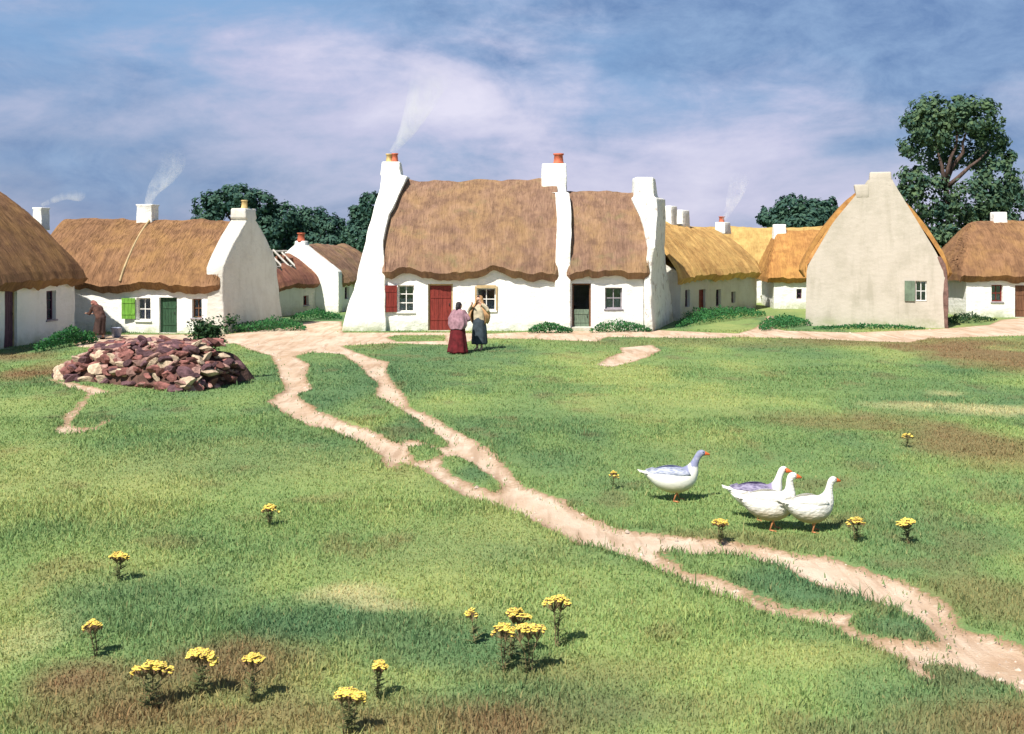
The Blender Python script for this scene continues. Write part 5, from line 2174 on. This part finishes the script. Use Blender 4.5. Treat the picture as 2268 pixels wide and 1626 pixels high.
def body(root, J):
    """one continuous figure grown over a posed skeleton"""
    mb = MB()
    V = {k: Vector(p) for k, p in J.items()}
    fwd = V['face'].normalized()
    up = (V['head'] - V['neck']).normalized()
    sd = fwd.cross(up).normalized()
    pel, che, nk, hd = V['pelvis'], V['chest'], V['neck'], V['head']
    for q in (-1, 1):
        s = sd * q
        mb.capsule(pel + s * .07, .105, che + s * .07, .105)
        mb.capsule(che + s * .07, .10, nk - (nk - che).normalized() * .06 + s * .10, .062)
    mb.capsule(nk - (nk - che).normalized() * .04, .055, hd - up * .05, .050)
    c = hd
    mb.capsule(c + up * .025 - fwd * .018, .086, c + up * .02 + fwd * .012, .082, 16)
    mb.capsule(c - up * .02 + fwd * .02, .066, c - up * .072 + fwd * .045, .036, 14)
    mb.capsule(c + up * .012 + fwd * .088, .009, c - up * .022 + fwd * .106, .013, 8)       # nose
    mb.capsule(c - up * .050 + fwd * .084 + sd * .016, .007, c - up * .050 + fwd * .084 - sd * .016, .007, 8)  # lips
    for q in (-1, 1):
        mb.capsule(c + sd * q * .083 + up * .01, .014, c + sd * q * .080 - up * .022, .010, 8)    # ears
    for q, n in ((-1, 'L'), (1, 'R')):
        sh, el, wr = V['sh' + n], V['el' + n], V['wr' + n]
        mb.capsule(sh, .050, el, .038)
        mb.capsule(el, .038, wr, .025)
        d = (wr - el).normalized()
        pn = V.get('palm' + n, Vector((0, 0, -1)))
        lat = d.cross(pn).normalized()
        pn = lat.cross(d).normalized()
        pc = wr + d * .05
        for w_ in (-.022, 0, .022):
            mb.capsule(wr + lat * w_ * .6, .016, wr + d * .085 + lat * w_, .014, 8)
        for k, (w_, ln) in enumerate(((-.033, .055), (-.011, .070), (.011, .075), (.033, .066))):
            b0 = wr + d * .085 + lat * w_
            b1 = b0 + d * ln * .5 + pn * .012
            b2 = b1 + d * ln * .35 + pn * .022
            mb.capsule(b0, .0105, b1, .0095, 8)
            mb.capsule(b1, .0095, b2, .0085, 8)
        t0 = wr + d * .025 + lat * .030
        t1 = t0 + d * .03 + lat * .030 + pn * .01
        mb.capsule(t0, .013, t1, .0115, 8)
        mb.capsule(t1, .0115, t1 + d * .030 + pn * .010, .0095, 8)
        hp, kn, an, te = V['hp' + n], V['kn' + n], V['an' + n], V['te' + n]
        mb.capsule(hp, .088, kn, .055)
        mb.capsule(kn, .055, an, .034)
        mb.capsule(an, .036, te, .030)
    o = mb.build('body', M['skin'], root)
    remesh(o)
    for q in (-1, 1):
        e = MB()
        p = c + fwd * .083 + sd * q * .032 + up * .012
        e.capsule(p, .009, p + fwd * .002, .009, 8)
        e.build('eye', M['eye'], root, smooth=True)
    return o, V, fwd, up, sd


def stand(h=1.0, stance=.10, fwd=1, arms=None, lean=0.0, face=None):
    """facing local +Y"""
    J = dict(pelvis=(0, 0, .86 * h), chest=(0, lean * .6, 1.20 * h), neck=(0, lean, 1.38 * h), head=(0, lean * 1.15 + .01, 1.50 * h),
             face=face or (0, 1, 0),
             hpL=(-.09, 0, .84 * h), knL=(-.09, .02, .47 * h), anL=(-stance, 0, .09), teL=(-stance - .02, .15, .035),
             hpR=(.09, 0, .84 * h), knR=(.09, .02, .47 * h), anR=(stance, 0, .09), teR=(stance + .02, .15, .035),
             shL=(-.17, lean * .9, 1.33 * h), shR=(.17, lean * .9, 1.33 * h),
             elL=(-.24, lean * .5, 1.08 * h), elR=(.24, lean * .5, 1.08 * h),
             wrL=(-.22, .18 + lean, .98 * h), wrR=(.22, .18 + lean, .98 * h))
    if arms:
        J.update(arms)
    return J


def skirt(root, secs, material, name='skirt', folds=9, n=48, seed=0, depth=.06, thick=True):
    """secs: (z, cx, cy, rx, ry)"""
    mb = MB()
    rs = []
    zt, zb = secs[0][0], secs[-1][0]
    S2 = []
    for a, b in zip(secs[:-1], secs[1:]):
        for k in range(4):
            S2.append([a[i] + (b[i] - a[i]) * k / 4 for i in range(5)])
    S2.append(list(secs[-1]))
    rg = random.Random(seed)
    ph = [rg.uniform(0, 6.3) for _ in range(3)]
    for z, cx, cy, rx, ry in S2:
        d = abs(zt - z) / max(abs(zt - zb), 1e-3)
        ring = []
        for k in range(n):
            a = 2 * PI * k / n
            q = 1 + depth * (.25 + d) * (math.sin(folds * a + ph[0] + d) * .6 + math.sin((folds - 3) * a + ph[1]) * .4)
            ring.append((cx + rx * q * math.cos(a), cy + ry * q * math.sin(a), z + .012 * math.sin(5 * a + ph[2]) * d))
        rs.append(ring)
    mb.rings(rs)
    return mb.build(name, material, root, smooth=True)


def woman_pink():
    x, y = ground_xy(1014, 782)
    root = empty('person', (x, y, gzf(x, y)), R(-22), 'woman in a pink shawl and long crimson skirt, dark hair, seen from behind', 'person')
    h = .99
    arms = dict(elL=(-.30, .10, 1.10 * h), elR=(.30, .12, 1.10 * h), wrL=(-.12, .30, 1.06 * h), wrR=(.13, .31, 1.05 * h),
                palmL=(0, -1, -.3), palmR=(0, -1, -.3))
    o, V, fw, up, sd = body(root, stand(h, .09, arms=arms, lean=.09, face=(.35, 1, -.12)))
    hd = V['head']
    m = MB()
    m.capsule(hd + up * .045 - fw * .035, .098, hd - up * .03 - fw * .05, .082, 16)
    m.capsule(hd - up * .04 - fw * .10, .055, hd - up * .10 - fw * .10, .045, 12)
    remesh(m.build('hair', M['hair'], root), .01, 3)
    skirt(root, [(.98, 0, .03, .15, .125), (.88, 0, .01, .22, .19), (.6, 0, 0, .25, .23), (.25, 0, 0, .30, .28), (.045, 0, .0, .33, .30)],
          M['crimson'], seed=2)
    # blouse and shawl wrapped round shoulders and elbows
    b = MB()
    for q in (-1, 1):
        b.capsule((q * .075, 0, .90), .135, (q * .09, .06, 1.22), .125)
        b.capsule(V['shL' if q < 0 else 'shR'], .075, V['elL' if q < 0 else 'elR'], .085)
        e, w = V['elL' if q < 0 else 'elR'], V['wrL' if q < 0 else 'wrR']
        b.capsule(e, .078, e.lerp(w, .72), .058)
    remesh(b.build('blouse', M['pink'], root), .012, 6)
    skirt(root, [(1.40, 0, .085, .07, .065), (1.33, 0, .06, .185, .13), (1.20, 0, .03, .265, .18), (1.02, 0, .01, .315, .21), (.90, 0, .0, .31, .20), (.78, 0, -.02, .235, .20)],
          M['pink'], 'shawl', seed=4, depth=.07, folds=11)
    for q in (-1, 1):
        s = MB()
        a, t = V['anL' if q < 0 else 'anR'], V['teL' if q < 0 else 'teR']
        s.capsule(a - Vector((0, .02, .045)), .043, t, .038, 12)
        s.build('shoe', M['shoe'], root, smooth=True)


def woman_apricot():
    x, y = ground_xy(1062, 776)
    root = empty('person', (x, y, gzf(x, y)), R(158), 'woman with an apricot shawl over her head, cream blouse and dark blue skirt', 'person')
    h = 1.09
    arms = dict(elL=(-.33, .10, 1.20 * h), elR=(.33, .08, 1.17 * h), wrL=(-.13, .22, 1.42 * h), wrR=(.17, .24, 1.36 * h),
                palmL=(0, 1, .2), palmR=(0, 1, .2))
    o, V, fw, up, sd = body(root, stand(h, .075, arms=arms, lean=.02, face=(.25, 1, -.08)))
    skirt(root, [(1.06, 0, .0, .145, .12), (.96, 0, .0, .20, .17), (.7, 0, 0, .235, .20), (.4, 0, 0, .25, .22), (.21, 0, .0, .255, .23)],
          M['teal'], seed=6)
    b = MB()
    for q in (-1, 1):
        b.capsule((q * .07, 0, .98), .130, (q * .078, .012, 1.33), .132)
        b.capsule((0, 0, 1.0), .135, (0, .015, 1.38), .115)
        sh, e, w = V['shL' if q < 0 else 'shR'], V['elL' if q < 0 else 'elR'], V['wrL' if q < 0 else 'wrR']
        b.capsule(sh, .065, e, .066)
        b.capsule(e, .062, e.lerp(w, .75), .042)
    remesh(b.build('blouse', M['blouse'], root), .012, 5)
    # shawl: open at the front, hung over head and shoulders down to the hips
    m = MB()
    rs = []
    n = 30
    secs = [(1.775, .0, .01, .03, .03), (1.765, .0, .01, .075, .08), (1.72, 0, .01, .112, .125), (1.63, 0, .0, .122, .135), (1.54, 0, .0, .135, .13),
            (1.47, 0, .0, .22, .15), (1.38, 0, .0, .30, .17), (1.22, 0, .01, .37, .19), (1.08, 0, .0, .37, .19), (.95, 0, -.02, .33, .19), (.86, 0, -.05, .26, .19)]
    rg = random.Random(8)
    for z, cx, cy, rx, ry in secs:
        ring = []
        op = 0.55 if z > 1.5 else 0.42 + (1.5 - z) * .7
        for k in range(n + 1):
            a = PI / 2 + op + (2 * PI - 2 * op) * k / n
            q = 1 + .05 * math.sin(a * 9) * (1 if z < 1.5 else .3)
            ring.append((cx + rx * q * math.cos(a), cy + ry * q * math.sin(a), z + (.02 * math.sin(a * 7) if z < 1 else 0)))
        rs.append(ring)
    m.rings(rs, closed=False)
    s = m.build('shawl', M['apricot'], root, smooth=True)
    sl = s.modifiers.new('solid', 'SOLIDIFY')
    sl.thickness = .014
    sl.offset = 1
    hm = MB()
    hd = V['head']
    hm.capsule(hd + up * .05 - fw * .02, .088, hd + up * .0 - fw * .04, .082, 14)
    remesh(hm.build('hair', M['hair'], root), .01, 3)


def stooped_person():
    x, y = ground_xy(219, 752)
    root = empty('person', (x, y, 0), R(62), 'stooping person in long dark brown clothes bent over beside the white wall', 'person')
    # facing local +Y which points to the left of the picture
    J = dict(pelvis=(0, -.10, .78), chest=(0, .04, 1.06), neck=(0, .17, 1.20), head=(0, .26, 1.27), face=(0, .90, -.45),
             hpL=(-.09, -.08, .76), knL=(-.09, .04, .44), anL=(-.10, .06, .08), teL=(-.11, .20, .035),
             hpR=(.09, -.08, .76), knR=(.09, .0, .44), anR=(.10, -.12, .08), teR=(.11, .02, .035),
             shL=(-.17, .12, 1.15), shR=(.17, .12, 1.15), elL=(-.21, .24, .92), elR=(.21, .22, .92),
             wrL=(-.12, .47, .93), wrR=(.12, .46, .90))
    o, V, fw, up, sd = body(root, J)
    skirt(root, [(.92, 0, -.05, .145, .13), (.80, 0, -.10, .175, .17), (.5, 0, -.05, .19, .19), (.18, 0, -.01, .215, .22)],
          M['coat'], 'coat_skirt', seed=12, depth=.10)
    b = MB()
    for q in (-1, 1):
        b.capsule((q * .070, -.10, .80), .128, (q * .078, .05, 1.08), .130)
        b.capsule((q * .09, .05, 1.08), .125, (q * .08, .14, 1.16), .085)
        b.capsule((0, -.06, .9), .14, (0, .10, 1.12), .12)
        sh, e, w = V['shL' if q < 0 else 'shR'], V['elL' if q < 0 else 'elR'], V['wrL' if q < 0 else 'wrR']
        b.capsule(sh, .062, e, .055)
        b.capsule(e, .052, e.lerp(w, .8), .040)
    remesh(b.build('coat', M['coat2'], root), .012, 4)
    hm = MB()
    hd = V['head']
    hm.capsule(hd + up * .045 - fw * .02, .094, hd - up * .01 - fw * .05, .085, 14)
    hm.capsule(hd - up * .05 - fw * .05, .07, V['neck'] - fw * .05, .08, 12)
    remesh(hm.build('headscarf', M['scarf'], root), .01, 3)
    for q in (-1, 1):
        s = MB()
        a, t = V['anL' if q < 0 else 'anR'], V['teL' if q < 0 else 'teR']
        s.capsule(a - Vector((0, .02, .04)), .042, t, .037, 12)
        s.build('shoe', M['shoe'], root, smooth=True)


M['coat2'] = mat('brown_wool', (0.11, 0.055, 0.042), 0.9, 0.5, 7, 0.4, 50)
M['scarf'] = mat('dull_red_scarf', (0.24, 0.095, 0.075), 0.9, 0.4, 7, 0.4, 50)
woman_pink()
woman_apricot()
stooped_person()


# ------------------------------------------------------------------ smoke
def smoke(pts, rad, D, dens, label, seed):
    P = [Vector(((px - 1134) * D / F, D, CAMH + (HOR - py) * D / F)) for px, py in pts]
    base = P[0].copy()
    mb = MB()
    N = 24
    fine = []
    fr_ = []
    for i in range(N + 1):
        t = i / N * (len(P) - 1)
        k = min(int(t), len(P) - 2)
        fine.append(P[k].lerp(P[k + 1], t - k) - base)
        fr_.append(rad[k] + (rad[k + 1] - rad[k]) * (t - k))
    for _ in range(3):
        fine = [fine[0]] + [(fine[i - 1] + fine[i] * 2 + fine[i + 1]) / 4 for i in range(1, N)] + [fine[-1]]
    fr_[-1] *= 0.5
    mb.tube(fine, fr_, 16)
    m = bpy.data.materials.new('smoke_%d' % seed)
    m.use_nodes = True
    t = NT(m.node_tree)
    t.n.clear()
    pv = t.add('ShaderNodeVolumePrincipled')
    pv.inputs['Color'].default_value = (1.0, 1.0, 1.0, 1)
    pv.inputs['Anisotropy'].default_value = -0.45
    v = t.add('ShaderNodeTexCoord').outputs['Object']
    H = (P[-1] - base).z
    z = t.sep(v)[2]
    n = t.noise(t.mapping(v, (1, 1, .55), (0, .5, 0), (seed, 0, 0)), 2.0, 6, .7, 1.2)
    d = t.math('MULTIPLY', t.rng(n, .41, .62), t.rng(z, 0, H, 1.0, 0.16))
    d = t.math('MULTIPLY', d, t.rng(z, H * .99, H * .35))
    t.l.new(t.math('MULTIPLY', d, dens), pv.inputs['Density'])
    o_ = t.add('ShaderNodeOutputMaterial')
    t.l.new(pv.outputs[0], o_.inputs['Volume'])
    o = mb.build('smoke', m)
    o.location = base
    tag(o, label, 'smoke', kind='stuff')


smoke([(868, 338), (885, 315), (905, 285), (925, 240), (948, 185), (970, 140)], [.12, .22, .38, .55, .8, 1.0], 45.6, 1.7,
      'thin white smoke rising from the left chimney of the big cottage', 1)
smoke([(327, 453), (340, 420), (365, 390), (382, 360), (384, 325)], [.14, .26, .42, .55, .45], 44.4, 2.2,
      'white smoke drifting from the ridge chimney of the green shuttered cottage', 2)
smoke([(1603, 488), (1618, 455), (1632, 420), (1640, 380)], [.12, .28, .45, .6], 55.0, 1.7,
      'thin smoke rising above the golden thatched row', 3)
smoke([(92, 455), (115, 445), (145, 432), (172, 428), (186, 420)], [.08, .12, .18, .36, .25], 44.8, 2.6,
      'small puff of smoke drifting from the leftmost ridge chimney', 4)


# ------------------------------------------------------------------ pebbles trodden into the track
def pebbles():
    rng = np.random.default_rng(77)
    n = 60000
    y = 6.5 + (44 - 6.5) * rng.random(n) ** 1.7
    x = rng.uniform(-0.5, 0.5, n) * y * 0.96
    sd = path_sdf(x, y)
    k = (sd > 0.03) & (rng.random(n) < np.where(sd < 0.2, 0.5, 0.22))
    x, y = x[k], y[k]
    n = len(x)
    z = gz(x, y) + 0.004 - worn(sd[k], y)
    r = rng.uniform(0.006, 0.018, n) * (1 + 1.9 * (rng.random(n) < 0.06)) * (0.8 + y / 60)
    base = np.array([(1, 0, 0), (.5, .85, 0), (-.5, .8, 0), (-1, 0, 0), (-.4, -.9, 0), (.6, -.8, 0), (.1, 0, .75)], float)
    th = rng.uniform(0, 2 * PI, n)
    c, s_ = np.cos(th)[:, None], np.sin(th)[:, None]
    bx = base[None, :, 0] * (1 + .3 * rng.random((n, 7)))
    by = base[None, :, 1] * .8
    V = np.stack([x[:, None] + r[:, None] * (bx * c - by * s_), y[:, None] + r[:, None] * (bx * s_ + by * c),
                  z[:, None] + r[:, None] * base[None, :, 2]], -1)
    f = np.array([(0, 1, 6), (1, 2, 6), (2, 3, 6), (3, 4, 6), (4, 5, 6), (5, 0, 6)])
    Fc = (np.arange(n)[:, None, None] * 7 + f[None]).reshape(-1, 3)
    me = bpy.data.meshes.new('pebbles')
    me.from_pydata(V.reshape(-1, 3).tolist(), [], Fc.tolist())
    m = mat('pebble', (0.52, 0.42, 0.34), 0.9, 0.5, 30, 0.0)
    me.materials.append(m)
    o = bpy.data.objects.new('pebbles', me)
    COL.objects.link(o)
    tag(o, 'small stones trodden into the earth track', 'pebbles', kind='stuff')


pebbles()
